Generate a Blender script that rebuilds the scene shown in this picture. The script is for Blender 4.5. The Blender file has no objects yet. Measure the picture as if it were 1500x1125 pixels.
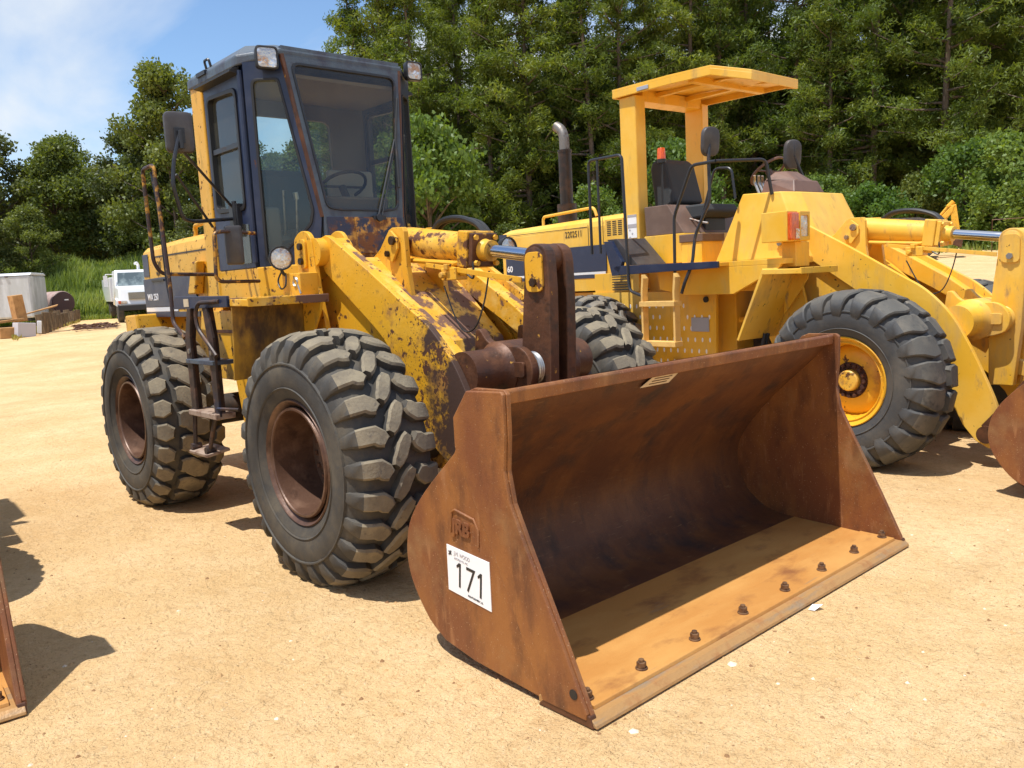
import bpy, bmesh, math, random
import numpy as np
from mathutils import Vector, Matrix
random.seed(7); np.random.seed(7)
PI = math.pi
S = bpy.context.scene
COL = S.collection

# ------------------------------------------------------------------ camera
CAM = Vector((4.336, -3.500, 1.678))
cyaw, cpit, crol, CF = math.radians(138.045), math.radians(7.085), math.radians(-3.072), 1227.67
cf = Vector((math.cos(cyaw)*math.cos(cpit), math.sin(cyaw)*math.cos(cpit), -math.sin(cpit)))
cr = Vector((math.sin(cyaw), -math.cos(cyaw), 0)); cu = cr.cross(cf)
r2 = math.cos(crol)*cr + math.sin(crol)*cu; u2 = -math.sin(crol)*cr + math.cos(crol)*cu
cd = bpy.data.cameras.new('camera'); cam = bpy.data.objects.new('camera', cd); COL.objects.link(cam)
cam.matrix_world = Matrix(((r2.x, u2.x, -cf.x, CAM.x), (r2.y, u2.y, -cf.y, CAM.y), (r2.z, u2.z, -cf.z, CAM.z), (0, 0, 0, 1)))
cd.sensor_width = 36; cd.lens = CF/1500*36; cd.clip_start = .05; cd.clip_end = 3000
S.camera = cam
S.render.resolution_x, S.render.resolution_y = 1024, 768

# ------------------------------------------------------------------ sky and sun
SUN_DIR = Vector((-.03, -.345, 1)).normalized()          # towards the sun
W = bpy.data.worlds.new('World'); S.world = W; W.use_nodes = True
nt = W.node_tree; N = nt.nodes; L = nt.links; N.clear()
out = N.new('ShaderNodeOutputWorld'); bg = N.new('ShaderNodeBackground'); L.new(bg.outputs[0], out.inputs[0])
sky = N.new('ShaderNodeTexSky'); sky.sky_type = 'NISHITA'; sky.sun_disc = False
sky.sun_elevation = math.asin(SUN_DIR.z); sky.sun_rotation = math.atan2(SUN_DIR.x, SUN_DIR.y)
sky.air_density = 1.0; sky.dust_density = .15; sky.ozone_density = 3.0
bg.inputs[1].default_value = .075
tc = N.new('ShaderNodeTexCoord'); sep = N.new('ShaderNodeSeparateXYZ'); L.new(tc.outputs['Generated'], sep.inputs[0])
zc = N.new('ShaderNodeMath'); zc.operation = 'MAXIMUM'; L.new(sep.outputs[2], zc.inputs[0]); zc.inputs[1].default_value = 0
zc2 = N.new('ShaderNodeMath'); zc2.operation = 'ADD'; L.new(zc.outputs[0], zc2.inputs[0]); zc2.inputs[1].default_value = .12
dv = N.new('ShaderNodeVectorMath'); dv.operation = 'SCALE'
inv = N.new('ShaderNodeMath'); inv.operation = 'DIVIDE'; inv.inputs[0].default_value = 1; L.new(zc2.outputs[0], inv.inputs[1])
L.new(tc.outputs['Generated'], dv.inputs[0]); L.new(inv.outputs[0], dv.inputs['Scale'])
mp = N.new('ShaderNodeMapping'); L.new(dv.outputs[0], mp.inputs[0])
mp.inputs['Rotation'].default_value = (0, 0, math.radians(70)); mp.inputs['Scale'].default_value = (.55, 1.0, .01); mp.inputs['Location'].default_value = (5.1, 2.3, 0)
n1 = N.new('ShaderNodeTexNoise'); L.new(mp.outputs[0], n1.inputs['Vector']); n1.inputs['Scale'].default_value = .8; n1.inputs['Detail'].default_value = 9; n1.inputs['Roughness'].default_value = .52; n1.inputs['Distortion'].default_value = .5
rp = N.new('ShaderNodeValToRGB'); L.new(n1.outputs['Fac'], rp.inputs[0]); rp.color_ramp.elements[0].position = .43; rp.color_ramp.elements[1].position = .61
rp.color_ramp.elements[1].color = (.92, .92, .92, 1)
hs = N.new('ShaderNodeHueSaturation'); hs.inputs['Saturation'].default_value = 1.05; hs.inputs['Value'].default_value = 2.1; L.new(sky.outputs[0], hs.inputs['Color'])
mx = N.new('ShaderNodeMix'); mx.data_type = 'RGBA'; L.new(rp.outputs[0], mx.inputs[0]); L.new(hs.outputs[0], mx.inputs['A']); mx.inputs['B'].default_value = (10.2, 10.8, 11.4, 1)
L.new(mx.outputs['Result'], bg.inputs[0])
sl = bpy.data.lights.new('sun', 'SUN'); sl.energy = 5.0; sl.angle = math.radians(.53); sl.color = (1, .97, .91)
so = bpy.data.objects.new('sun', sl); COL.objects.link(so); so.rotation_euler = SUN_DIR.to_track_quat('Z', 'Y').to_euler(); so.location = (0, 0, 30)
S.view_settings.view_transform = 'Standard'; S.view_settings.look = 'None'; S.view_settings.gamma = 1; S.view_settings.exposure = .2
S.view_settings.use_curve_mapping = False
S.render.engine = 'CYCLES'
S.cycles.max_bounces = 8; S.cycles.transparent_max_bounces = 16

# ------------------------------------------------------------------ materials
def srgb(r, g, b):
    f = lambda c: (c/255/12.92) if c/255 <= .04045 else ((c/255+.055)/1.055)**2.4
    return (f(r), f(g), f(b), 1)
def mat(name, base, rough=.5, metal=0, layers=(), bump=None, spec=.5, rvar=0, coat=0):
    """layers: (colour, scale, lo, hi, detail, stretch xyz or None[, rough]) - wear patches by noise in object space"""
    m = bpy.data.materials.new(name); m.use_nodes = True
    nt = m.node_tree; N = nt.nodes; L = nt.links; p = N['Principled BSDF']
    p.inputs['Roughness'].default_value = rough; p.inputs['Metallic'].default_value = metal; p.inputs['Specular IOR Level'].default_value = spec
    if coat: p.inputs['Coat Weight'].default_value = coat; p.inputs['Coat Roughness'].default_value = .15
    tc = N.new('ShaderNodeTexCoord')
    rgb = N.new('ShaderNodeRGB'); rgb.outputs[0].default_value = base if len(base) == 4 else (*base, 1)
    cur = rgb.outputs[0]; rv = N.new('ShaderNodeValue'); rv.outputs[0].default_value = rough; curR = rv.outputs[0]
    for i, ly in enumerate(layers):
        c, sc, lo, hi, det, st = ly[:6]
        mpn = N.new('ShaderNodeMapping'); L.new(tc.outputs['Object'], mpn.inputs[0]); mpn.inputs['Scale'].default_value = st or (1, 1, 1); mpn.inputs['Location'].default_value = (i*3.7, i*1.3, i*5.1)
        n = N.new('ShaderNodeTexNoise'); L.new(mpn.outputs[0], n.inputs['Vector']); n.inputs['Scale'].default_value = sc; n.inputs['Detail'].default_value = det; n.inputs['Roughness'].default_value = .62
        fac = n.outputs['Fac']
        if len(ly) > 7 and ly[7]:        # wear that grows along an axis: (axis, from, to, amount)
            ax, a0, a1, amt = ly[7]
            sp = N.new('ShaderNodeSeparateXYZ'); L.new(tc.outputs['Object'], sp.inputs[0])
            mr = N.new('ShaderNodeMapRange'); L.new(sp.outputs[ax], mr.inputs[0]); mr.inputs[1].default_value = a0; mr.inputs[2].default_value = a1; mr.inputs[3].default_value = 0; mr.inputs[4].default_value = amt
            ad = N.new('ShaderNodeMath'); ad.operation = 'ADD'; L.new(fac, ad.inputs[0]); L.new(mr.outputs[0], ad.inputs[1]); fac = ad.outputs[0]
        r = N.new('ShaderNodeMapRange'); L.new(fac, r.inputs[0]); r.inputs[1].default_value = lo; r.inputs[2].default_value = hi
        x = N.new('ShaderNodeMix'); x.data_type = 'RGBA'; L.new(r.outputs[0], x.inputs[0]); L.new(cur, x.inputs['A']); x.inputs['B'].default_value = c if len(c) == 4 else (*c, 1); cur = x.outputs['Result']
        if len(ly) > 6 and ly[6] is not None:
            xr = N.new('ShaderNodeMix'); L.new(r.outputs[0], xr.inputs[0]); L.new(curR, xr.inputs['A']); xr.inputs['B'].default_value = ly[6]; curR = xr.outputs['Result']
    L.new(cur, p.inputs['Base Color']); L.new(curR, p.inputs['Roughness'])
    if bump:
        h = None
        for sc, st in bump:
            n = N.new('ShaderNodeTexNoise'); L.new(tc.outputs['Object'], n.inputs['Vector']); n.inputs['Scale'].default_value = sc; n.inputs['Detail'].default_value = 4
            b = N.new('ShaderNodeBump'); b.inputs['Strength'].default_value = st; b.inputs['Distance'].default_value = .02; L.new(n.outputs['Fac'], b.inputs['Height'])
            if h: L.new(h, b.inputs['Normal'])
            h = b.outputs[0]
        L.new(h, p.inputs['Normal'])
    return m
YEL = (.72, .365, .020); RUST = (.10, .035, .014); RUSTD = (.045, .02, .012)
M = {}
M['yellow_worn'] = mat('yellow_worn', YEL, .42, 0, [((.78, .44, .06), 3, .45, .75, 5, None), ((.40, .22, .05), 9, .56, .72, 8, (1, 1, .35), .7), (RUST, 14, .60, .64, 9, None, .75), ((.07, .03, .015), 45, .66, .69, 4, None, .8)], [(40, .06)])
M['yellow_arm'] = mat('yellow_arm', YEL, .42, 0, [((.78, .44, .06), 3, .45, .75, 5, None), ((.36, .17, .035), 6, .54, .68, 8, None, .7, (0, -.2, .9, .10)), (RUST, 20, .655, .69, 10, None, .75, (0, -.35, 1.05, .27)), (RUSTD, 60, .64, .68, 5, None, .8, (0, -.2, 1.0, .16)), ((.06, .03, .02), 5, .60, .74, 6, None, .7, (0, .12, .80, .44))], [(50, .08)])
M['yellow_top'] = mat('yellow_top', YEL, .5, 0, [((.80, .50, .12), 7, .45, .7, 5, None), ((.17, .085, .055), 5, .50, .56, 9, None, .7), (RUST, 22, .60, .64, 8, None, .8)], [(50, .1)])
M['yellow_dirty'] = mat('yellow_dirty', (.42, .22, .02), .6, 0, [((.10, .05, .02), 6, .42, .62, 9, (1, 1, .5), .8), ((.03, .02, .014), 3, .5, .72, 7, (1, 1, .5), .85)], [(40, .12)])
M['yellow_clean'] = mat('yellow_clean', (.80, .435, .032), .4, 0, [((.84, .53, .10), 1.6, .42, .7, 7, None, .5), ((.66, .40, .09), 5, .52, .72, 9, (1, 1, .3), .6), ((.50, .30, .08), 10, .58, .74, 10, (1, 1, .25), .65), ((.09, .04, .02), 26, .73, .75, 6, None, .7)], [(30, .03)])
M['yellow_pale'] = mat('yellow_pale', (.78, .50, .16), .5, 0, [((.60, .36, .12), 8, .5, .7, 8, None)])
M['navy'] = mat('navy', (.012, .022, .060), .38, 0, [((.035, .045, .085), 5, .48, .75, 8, None, .6), (RUST, 12, .68, .72, 8, None, .8)], [(40, .05)])
M['navy_worn'] = mat('navy_worn', (.024, .028, .058), .5, 0, [((.50, .25, .04), 8, .54, .60, 9, None, .6), ((.16, .06, .02), 7, .50, .60, 9, None, .8), ((.03, .03, .05), 20, .60, .64, 6, None, .5)], [(40, .12)])
M['navy_roof'] = mat('navy_roof', (.075, .098, .125), .45, 0, [((.05, .055, .08), 9, .45, .65, 9, (1, 1, .6), .6), (RUST, 13, .68, .71, 8, None, .8)], [(60, .12)])
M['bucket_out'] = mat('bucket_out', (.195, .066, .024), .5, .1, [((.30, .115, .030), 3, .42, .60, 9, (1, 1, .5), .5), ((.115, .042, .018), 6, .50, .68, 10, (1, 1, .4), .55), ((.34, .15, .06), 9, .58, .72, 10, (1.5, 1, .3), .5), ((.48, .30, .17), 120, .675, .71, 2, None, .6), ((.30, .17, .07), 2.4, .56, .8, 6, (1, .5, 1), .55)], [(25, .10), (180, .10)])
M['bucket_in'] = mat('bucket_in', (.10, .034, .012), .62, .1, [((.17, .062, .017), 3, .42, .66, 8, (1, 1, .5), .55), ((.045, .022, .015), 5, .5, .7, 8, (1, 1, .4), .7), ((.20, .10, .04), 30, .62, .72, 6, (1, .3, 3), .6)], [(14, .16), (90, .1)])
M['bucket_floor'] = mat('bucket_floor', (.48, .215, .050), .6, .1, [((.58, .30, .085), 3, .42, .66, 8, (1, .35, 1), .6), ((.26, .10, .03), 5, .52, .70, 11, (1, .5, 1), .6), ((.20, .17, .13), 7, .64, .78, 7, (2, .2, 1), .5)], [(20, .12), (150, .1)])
M['bolt'] = mat('bolt', (.22, .12, .06), .5, .3, [((.10, .05, .03), 30, .45, .6, 5, None)])
M['yellow_rusty'] = mat('yellow_rusty', YEL, .45, 0, [((.76, .46, .09), 4, .45, .7, 5, None), ((.30, .15, .04), 10, .50, .62, 8, None, .7), (RUST, 9, .54, .60, 10, None, .75), (RUSTD, 38, .62, .66, 6, None, .8)], [(50, .1)])
M['yellow_used'] = mat('yellow_used', (.80, .435, .032), .42, 0, [((.84, .53, .10), 1.6, .42, .7, 7, None, .5), ((.60, .36, .09), 4, .50, .68, 10, (1, 1, .25), .65), ((.40, .24, .08), 14, .58, .70, 10, (1, 1, .3), .7), ((.10, .05, .02), 20, .665, .69, 9, None, .8)], [(30, .05)])
M['edge'] = mat('edge', (.42, .23, .085), .55, .2, [((.24, .20, .15), 6, .50, .66, 8, (2, .25, 1), .45), ((.36, .17, .06), 9, .52, .66, 8, None, .7)], [(60, .2)])
M['rusty_iron'] = mat('rusty_iron', (.09, .036, .018), .48, .25, [((.15, .06, .026), 6, .45, .65, 9, None, .6), ((.05, .025, .016), 9, .52, .68, 8, None, .45), ((.50, .26, .04), 16, .66, .70, 8, None, .7)], [(50, .14)])
M['greasy'] = mat('greasy', (.028, .018, .013), .32, .3, [((.07, .035, .02), 8, .48, .66, 8, None, .5)], [(50, .1)])
M['rail_iron'] = mat('rail_iron', (.05, .03, .028), .5, .2, [((.50, .25, .03), 7, .52, .60, 7, None, .6), ((.08, .03, .02), 18, .55, .62, 6, None, .7)])
M['black_iron'] = mat('black_iron', (.022, .024, .030), .42, .1, [((.07, .04, .03), 12, .58, .68, 7, None, .7)])
M['ladder_iron'] = mat('ladder_iron', (.045, .03, .026), .5, .2, [((.13, .07, .045), 9, .48, .62, 8, None, .7), ((.03, .03, .05), 5, .55, .65, 5, None, .5)], [(40, .1)])
M['step'] = mat('step', (.33, .24, .18), .7, 0, [((.16, .09, .06), 12, .48, .62, 8, None)])
M['rubber'] = mat('rubber', (.044, .040, .035), .7, 0, [((.12, .098, .068), 3.5, .44, .70, 9, None, .85), ((.055, .052, .048), 22, .52, .72, 5, None, .8)], [(30, .05), (160, .08)])
M['lug'] = mat('lug', (.170, .140, .098), .85, 0, [((.28, .23, .15), 6, .42, .68, 8, None), ((.12, .10, .078), 30, .56, .72, 5, None), ((.06, .057, .052), 12, .64, .76, 6, None)], [(60, .18), (250, .15)])
M['rubber_grey'] = mat('rubber_grey', (.05, .05, .051), .6, 0, [((.12, .105, .085), 3, .46, .72, 8, None, .8), ((.07, .066, .06), 22, .52, .72, 5, None, .7)], [(30, .06), (160, .1)])
M['lug_grey'] = mat('lug_grey', (.15, .135, .11), .75, 0, [((.25, .21, .15), 5, .44, .68, 8, None), ((.08, .075, .068), 10, .54, .72, 6, None)], [(60, .15), (250, .15)])
M['lug_worn'] = mat('lug_worn', (.085, .080, .070), .7, 0, [((.16, .14, .11), 4, .46, .7, 8, None), ((.05, .048, .045), 14, .55, .72, 6, None)], [(60, .12), (250, .12)])
M['rim_brown'] = mat('rim_brown', (.11, .055, .034), .42, .2, [((.20, .11, .07), 7, .48, .7, 8, None, .5), ((.05, .025, .017), 9, .54, .7, 8, None, .4)], [(60, .1)])
M['rim_in'] = mat('rim_in', (.13, .08, .055), .5, .1, [((.06, .032, .02), 6, .48, .68, 8, None, .6)])
M['rim_yellow'] = mat('rim_yellow', (.78, .40, .02), .4, 0, [((.50, .22, .03), 6, .52, .7, 8, None, .5), (RUST, 16, .62, .66, 8, None, .8)], [(50, .08)])
M['hub_rust'] = mat('hub_rust', (.05, .016, .010), .7, .1, [((.14, .05, .02), 20, .5, .65, 6, None)], [(80, .3)])
M['chrome'] = mat('chrome', (.62, .62, .64), .16, 1, [((.40, .37, .35), 9, .55, .75, 6, (.3, 1, 1), .35)])
M['steel'] = mat('steel', (.42, .40, .38), .38, .9, [((.18, .10, .06), 12, .54, .66, 7, None, .6)])
M['dull_steel'] = mat('dull_steel', (.22, .20, .18), .5, .7, [((.10, .06, .045), 9, .48, .64, 8, None, .7)])
M['black'] = mat('black', (.014, .014, .016), .5)
M['hose'] = mat('hose', (.018, .018, .019), .45, 0, [((.06, .045, .035), 9, .52, .7, 7, None, .7)])
M['seat'] = mat('seat', (.038, .042, .046), .75, 0, [((.05, .05, .05), 6, .5, .7, 5, None)], [(120, .2)])
M['mirror_back'] = mat('mirror_back', (.045, .040, .042), .5, 0, [((.075, .068, .066), 7, .46, .7, 5, None)])
M['mirror_glass'] = mat('mirror_glass', (.75, .78, .8), .05, 1)
M['amber'] = mat('amber', (.75, .12, .008), .22, 0, [((.55, .06, .005), 90, .45, .6, 1, (1, 1, .2))], [(150, .25)], coat=.6)
M['lens'] = mat('lens', (.62, .60, .56), .12, .55, [((.50, .26, .12), 12, .46, .62, 4, None, .2), ((.82, .84, .88), 20, .55, .65, 3, None, .1)], [(60, .3)], coat=.8)
M['brown_vinyl'] = mat('brown_vinyl', (.135, .085, .065), .6, 0, [((.19, .125, .095), 4, .45, .7, 5, None)], [(90, .06)])
M['dash_brown'] = mat('dash_brown', (.16, .085, .06), .5, 0, [((.09, .045, .035), 6, .5, .7, 5, None)])
M['white_print'] = mat('white_print', (.86, .86, .87), .45)
M['cream'] = mat('cream', (.62, .50, .34), .55, 0, [((.45, .33, .2), 12, .5, .7, 5, None)])
M['ink'] = mat('ink', (.022, .02, .02), .5)
M['ink_grey'] = mat('ink_grey', (.42, .40, .42), .5)
M['white_stripe'] = mat('white_stripe', (.72, .72, .74), .45)
M['concealed'] = mat('chassis_dark', (.03, .022, .018), .7, 0, [((.09, .055, .035), 6, .48, .68, 8, None)])
M['red'] = mat('red', (.42, .012, .02), .4)
M['cab_inner'] = mat('cab_inner', (.13, .115, .09), .7); M['pale_grey'] = mat('pale_grey', (.34, .34, .30), .6); M['headliner'] = mat('headliner', (.26, .22, .15), .8)
M['grey_label'] = mat('grey_label', (.34, .36, .42), .45)

def glass(name, tint, refl=.06):
    m = bpy.data.materials.new(name); m.use_nodes = True; nt = m.node_tree; N = nt.nodes; L = nt.links; N.clear()
    o = N.new('ShaderNodeOutputMaterial'); t = N.new('ShaderNodeBsdfTransparent'); t.inputs[0].default_value = (*tint, 1)
    g = N.new('ShaderNodeBsdfGlossy'); g.inputs['Roughness'].default_value = .04; g.inputs[0].default_value = (.9, .95, 1, 1)
    d = N.new('ShaderNodeBsdfDiffuse'); d.inputs[0].default_value = (.24, .23, .20, 1)
    lw = N.new('ShaderNodeLayerWeight'); lw.inputs[0].default_value = .5; pw = N.new('ShaderNodeMath'); pw.operation = 'POWER'; L.new(lw.outputs['Facing'], pw.inputs[0]); pw.inputs[1].default_value = 4.5; f = N.new('ShaderNodeMath'); f.operation = 'MULTIPLY_ADD'; L.new(pw.outputs[0], f.inputs[0]); f.inputs[1].default_value = .85; f.inputs[2].default_value = .05
    a = N.new('ShaderNodeMixShader'); L.new(f.outputs[0], a.inputs[0]); L.new(t.outputs[0], a.inputs[1]); L.new(g.outputs[0], a.inputs[2])
    tc = N.new('ShaderNodeTexCoord'); n = N.new('ShaderNodeTexNoise'); L.new(tc.outputs['Object'], n.inputs[0]); n.inputs['Scale'].default_value = 4; n.inputs['Detail'].default_value = 6
    r = N.new('ShaderNodeMapRange'); L.new(n.outputs[0], r.inputs[0]); r.inputs[1].default_value = .3; r.inputs[2].default_value = .8; r.inputs[3].default_value = refl*.5; r.inputs[4].default_value = refl*2.2
    b = N.new('ShaderNodeMixShader'); L.new(r.outputs[0], b.inputs[0]); L.new(a.outputs[0], b.inputs[1]); L.new(d.outputs[0], b.inputs[2])
    L.new(b.outputs[0], o.inputs[0]); return m
M['glass'] = glass('dusty_glass', (.74, .85, .85), .045); M['glass_side'] = glass('dusty_side_glass', (.66, .72, .68), .09)
M['glass_dark'] = glass('dusty_front_glass', (.68, .67, .59), .085)

def leafmat(name, c1, c2, c3, tr=.35):
    m = bpy.data.materials.new(name); m.use_nodes = True; nt = m.node_tree; N = nt.nodes; L = nt.links; N.clear()
    o = N.new('ShaderNodeOutputMaterial'); tc = N.new('ShaderNodeTexCoord')
    n = N.new('ShaderNodeTexNoise'); L.new(tc.outputs['Object'], n.inputs[0]); n.inputs['Scale'].default_value = .7; n.inputs['Detail'].default_value = 7; n.inputs['Roughness'].default_value = .7
    rp = N.new('ShaderNodeValToRGB'); L.new(n.outputs[0], rp.inputs[0]); e = rp.color_ramp.elements
    e[0].position = .33; e[0].color = (*c1, 1); e[1].position = .68; e[1].color = (*c3, 1); k = e.new(.5); k.color = (*c2, 1)
    oi = N.new('ShaderNodeObjectInfo'); hs = N.new('ShaderNodeHueSaturation'); L.new(rp.outputs[0], hs.inputs['Color'])
    mr = N.new('ShaderNodeMapRange'); L.new(oi.outputs['Random'], mr.inputs[0]); mr.inputs[3].default_value = .487; mr.inputs[4].default_value = .515; L.new(mr.outputs[0], hs.inputs['Hue'])
    mv = N.new('ShaderNodeMapRange'); L.new(oi.outputs['Random'], mv.inputs[0]); mv.inputs[3].default_value = 1.2; mv.inputs[4].default_value = .82; L.new(mv.outputs[0], hs.inputs['Value'])
    d = N.new('ShaderNodeBsdfPrincipled'); d.inputs['Roughness'].default_value = .5; d.inputs['Specular IOR Level'].default_value = .35; L.new(hs.outputs[0], d.inputs['Base Color'])
    t = N.new('ShaderNodeBsdfTranslucent'); br = N.new('ShaderNodeMix'); br.data_type = 'RGBA'; br.blend_type = 'MULTIPLY'; br.inputs[0].default_value = 1; L.new(hs.outputs[0], br.inputs['A']); br.inputs['B'].default_value = (1.7, 1.6, .5, 1); L.new(br.outputs['Result'], t.inputs[0])
    x = N.new('ShaderNodeMixShader'); x.inputs[0].default_value = tr; L.new(d.outputs[0], x.inputs[1]); L.new(t.outputs[0], x.inputs[2]); L.new(x.outputs[0], o.inputs[0]); return m
M['pine'] = leafmat('pine_needles', (.060, .092, .018), (.125, .170, .030), (.20, .245, .045), .42)
M['broad'] = leafmat('broad_leaves', (.060, .088, .020), (.110, .145, .032), (.170, .205, .050))
M['dark_broad'] = leafmat('dark_leaves', (.050, .070, .022), (.095, .118, .036), (.150, .168, .055))
M['bright'] = leafmat('bright_leaves', (.055, .105, .022), (.095, .170, .032), (.150, .240, .046), .40)
M['grass'] = leafmat('grass_blades', (.15, .20, .05), (.26, .33, .085), (.40, .43, .15), .4)
M['bright_light'] = leafmat('light_leaves', (.075, .13, .028), (.13, .20, .042), (.19, .27, .065), .40)
M['bark'] = mat('bark', (.13, .095, .07), .9, 0, [((.20, .155, .12), 3, .45, .65, 8, (1, 1, .2)), ((.06, .045, .035), 6, .5, .7, 8, (1, 1, .2))], [(14, .6)])

# ------------------------------------------------------------------ geometry helpers
class G:
    def __init__(s): s.v = []; s.f = []; s.m = []; s.cur = 0
    def add(s, vs, fs):
        o = len(s.v); s.v += [tuple(v) for v in vs]; s.f += [tuple(o+i for i in f) for f in fs]; s.m += [s.cur]*len(fs); return s
    def box(s, x0, x1, y0, y1, z0, z1):
        vs = [(x, y, z) for x in (x0, x1) for y in (y0, y1) for z in (z0, z1)]
        return s.add(vs, [(0, 1, 3, 2), (4, 6, 7, 5), (0, 4, 5, 1), (2, 3, 7, 6), (0, 2, 6, 4), (1, 5, 7, 3)])
    def prism(s, pts, ax, a, b):
        """polygon pts in the plane normal to axis ax, from coordinate a to b"""
        def P(p, c): l = list(p); l.insert(ax, c); return l
        n = len(pts); vs = [P(p, a) for p in pts]+[P(p, b) for p in pts]
        return s.add(vs, [tuple(range(n)), tuple(range(2*n-1, n-1, -1))]+[(i, (i+1) % n, n+(i+1) % n, n+i) for i in range(n)])
    def solid(s, top, bot):
        n = len(top); return s.add(list(top)+list(bot), [tuple(range(n)), tuple(range(2*n-1, n-1, -1))]+[(i, (i+1) % n, n+(i+1) % n, n+i) for i in range(n)])
    def plate(s, pts, th):
        """3-D polygon given thickness th along its normal"""
        P = [Vector(p) for p in pts]; n = Vector()
        for i in range(len(P)): n += P[i].cross(P[(i+1) % len(P)])
        n.normalize(); return s.solid([p+n*th/2 for p in P], [p-n*th/2 for p in P])
    def ring(s, outer, inner, th):
        """plate between two loops with the same number of points"""
        O = [Vector(p) for p in outer]; I = [Vector(p) for p in inner]; n = Vector()
        for i in range(len(O)): n += O[i].cross(O[(i+1) % len(O)])
        n.normalize(); k = len(O); vs = [p+n*th/2 for p in O]+[p+n*th/2 for p in I]+[p-n*th/2 for p in O]+[p-n*th/2 for p in I]
        fs = []
        for i in range(k):
            j = (i+1) % k
            fs += [(i, j, k+j, k+i), (2*k+j, 2*k+i, 3*k+i, 3*k+j), (j, i, 2*k+i, 2*k+j), (k+i, k+j, 3*k+j, 3*k+i)]
        return s.add(vs, fs)
    def cyl(s, p0, p1, r0, r1=None, n=20, cap=True):
        p0 = Vector(p0); p1 = Vector(p1); r1 = r0 if r1 is None else r1; d = (p1-p0).normalized()
        a = d.orthogonal().normalized(); b = d.cross(a); vs = []
        for p, r in ((p0, r0), (p1, r1)):
            for i in range(n): t = 2*PI*i/n; vs.append(p+(a*math.cos(t)+b*math.sin(t))*r)
        fs = [(i, (i+1) % n, n+(i+1) % n, n+i) for i in range(n)]
        if cap: fs += [tuple(range(n-1, -1, -1)), tuple(range(n, 2*n))]
        return s.add(vs, fs)
    def tube(s, pts, r, n=8, rnd=0, k=5):
        P = [Vector(p) for p in pts]
        if rnd:
            Q = [P[0]]
            for i in range(1, len(P)-1):
                a, b, c = P[i-1], P[i], P[i+1]; ra = min(rnd, (a-b).length*.45, (c-b).length*.45)
                s0 = b+(a-b).normalized()*ra; s1 = b+(c-b).normalized()*ra
                for j in range(k+1): t = j/k; Q.append(s0*(1-t)**2+b*2*t*(1-t)+s1*t*t)
            P = Q+[P[-1]]
        vs = []; a = None
        for i, p in enumerate(P):
            d = (P[min(i+1, len(P)-1)]-P[max(i-1, 0)]).normalized()
            a = d.orthogonal().normalized() if a is None else (a-d*a.dot(d)).normalized()
            b = d.cross(a); rr = r[i] if isinstance(r, (list, tuple)) else r
            for j in range(n): t = 2*PI*j/n; vs.append(p+(a*math.cos(t)+b*math.sin(t))*rr)
        m = len(P); fs = [(i*n+j, i*n+(j+1) % n, (i+1)*n+(j+1) % n, (i+1)*n+j) for i in range(m-1) for j in range(n)]
        fs += [tuple(range(n-1, -1, -1)), tuple(range((m-1)*n, m*n))]
        return s.add(vs, fs)
    def lathe(s, prof, c, ax=1, n=48, a0=0, a1=2*PI):
        """profile of (offset along axis, radius) round axis ax through c"""
        vs = []; full = abs(a1-a0-2*PI) < 1e-6; k = n if full else n+1
        for y, r in prof:
            for i in range(k):
                t = a0+(a1-a0)*i/n
                if ax == 1: vs.append((c[0]+r*math.cos(t), c[1]+y, c[2]+r*math.sin(t)))
                elif ax == 0: vs.append((c[0]+y, c[1]+r*math.cos(t), c[2]+r*math.sin(t)))
                else: vs.append((c[0]+r*math.cos(t), c[1]+r*math.sin(t), c[2]+y))
        m = len(prof); return s.add(vs, [(i*k+j, i*k+(j+1) % k, (i+1)*k+(j+1) % k, (i+1)*k+j) for i in range(m-1) for j in range(n)])
    def mirror_y(s):
        s.v = [(x, -y, z) for x, y, z in s.v]; return s
    def build(s, name, m, parent=None, bevel=0, smooth=False, loc=None):
        me = bpy.data.meshes.new(name); me.from_pydata(s.v, [], s.f)
        ms = m if isinstance(m, (list, tuple)) else [m]
        for q in ms: me.materials.append(M[q] if isinstance(q, str) else q)
        if len(ms) > 1: me.polygons.foreach_set('material_index', s.m)
        bm = bmesh.new(); bm.from_mesh(me)
        bmesh.ops.recalc_face_normals(bm, faces=bm.faces); bm.to_mesh(me); bm.free()
        if smooth:
            me.polygons.foreach_set('use_smooth', [True]*len(me.polygons)); me.set_sharp_from_angle(angle=math.radians(35))
        o = bpy.data.objects.new(name, me); COL.objects.link(o)
        if parent: o.parent = parent
        if bevel:
            b = o.modifiers.new('bevel', 'BEVEL'); b.width = bevel; b.segments = 2; b.limit_method = 'ANGLE'; b.angle_limit = math.radians(40); b.harden_normals = False
        if loc: o.location = loc
        return o
def tag(o, label=None, cat=None, group=None, kind=None):
    if label: o['label'] = label
    if cat: o['category'] = cat
    if group: o['group'] = group
    if kind: o['kind'] = kind
    return o
def empty(name, loc, rz=0, label=None, cat=None, group=None):
    o = bpy.data.objects.new(name, None); COL.objects.link(o); o.location = loc; o.rotation_euler = (0, 0, rz); o.empty_display_size = .3
    return tag(o, label, cat, group)
def copy_tree(o, parent=None):
    c = o.copy(); COL.objects.link(c)
    if parent: c.parent = parent
    for ch in list(o.children): copy_tree(ch, c)
    return c
def rloop(corners, rad, k=5):
    """3-D loop with every corner rounded (k+1 points per corner)"""
    P = [Vector(p) for p in corners]; Q = []; n = len(P)
    for i in range(n):
        a, b, c = P[i-1], P[i], P[(i+1) % n]; r = rad[i] if isinstance(rad, (list, tuple)) else rad
        s0 = b+(a-b).normalized()*r; s1 = b+(c-b).normalized()*r
        for j in range(k+1): t = j/k; Q.append(s0*(1-t)**2+b*2*t*(1-t)+s1*t*t)
    return Q
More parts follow.
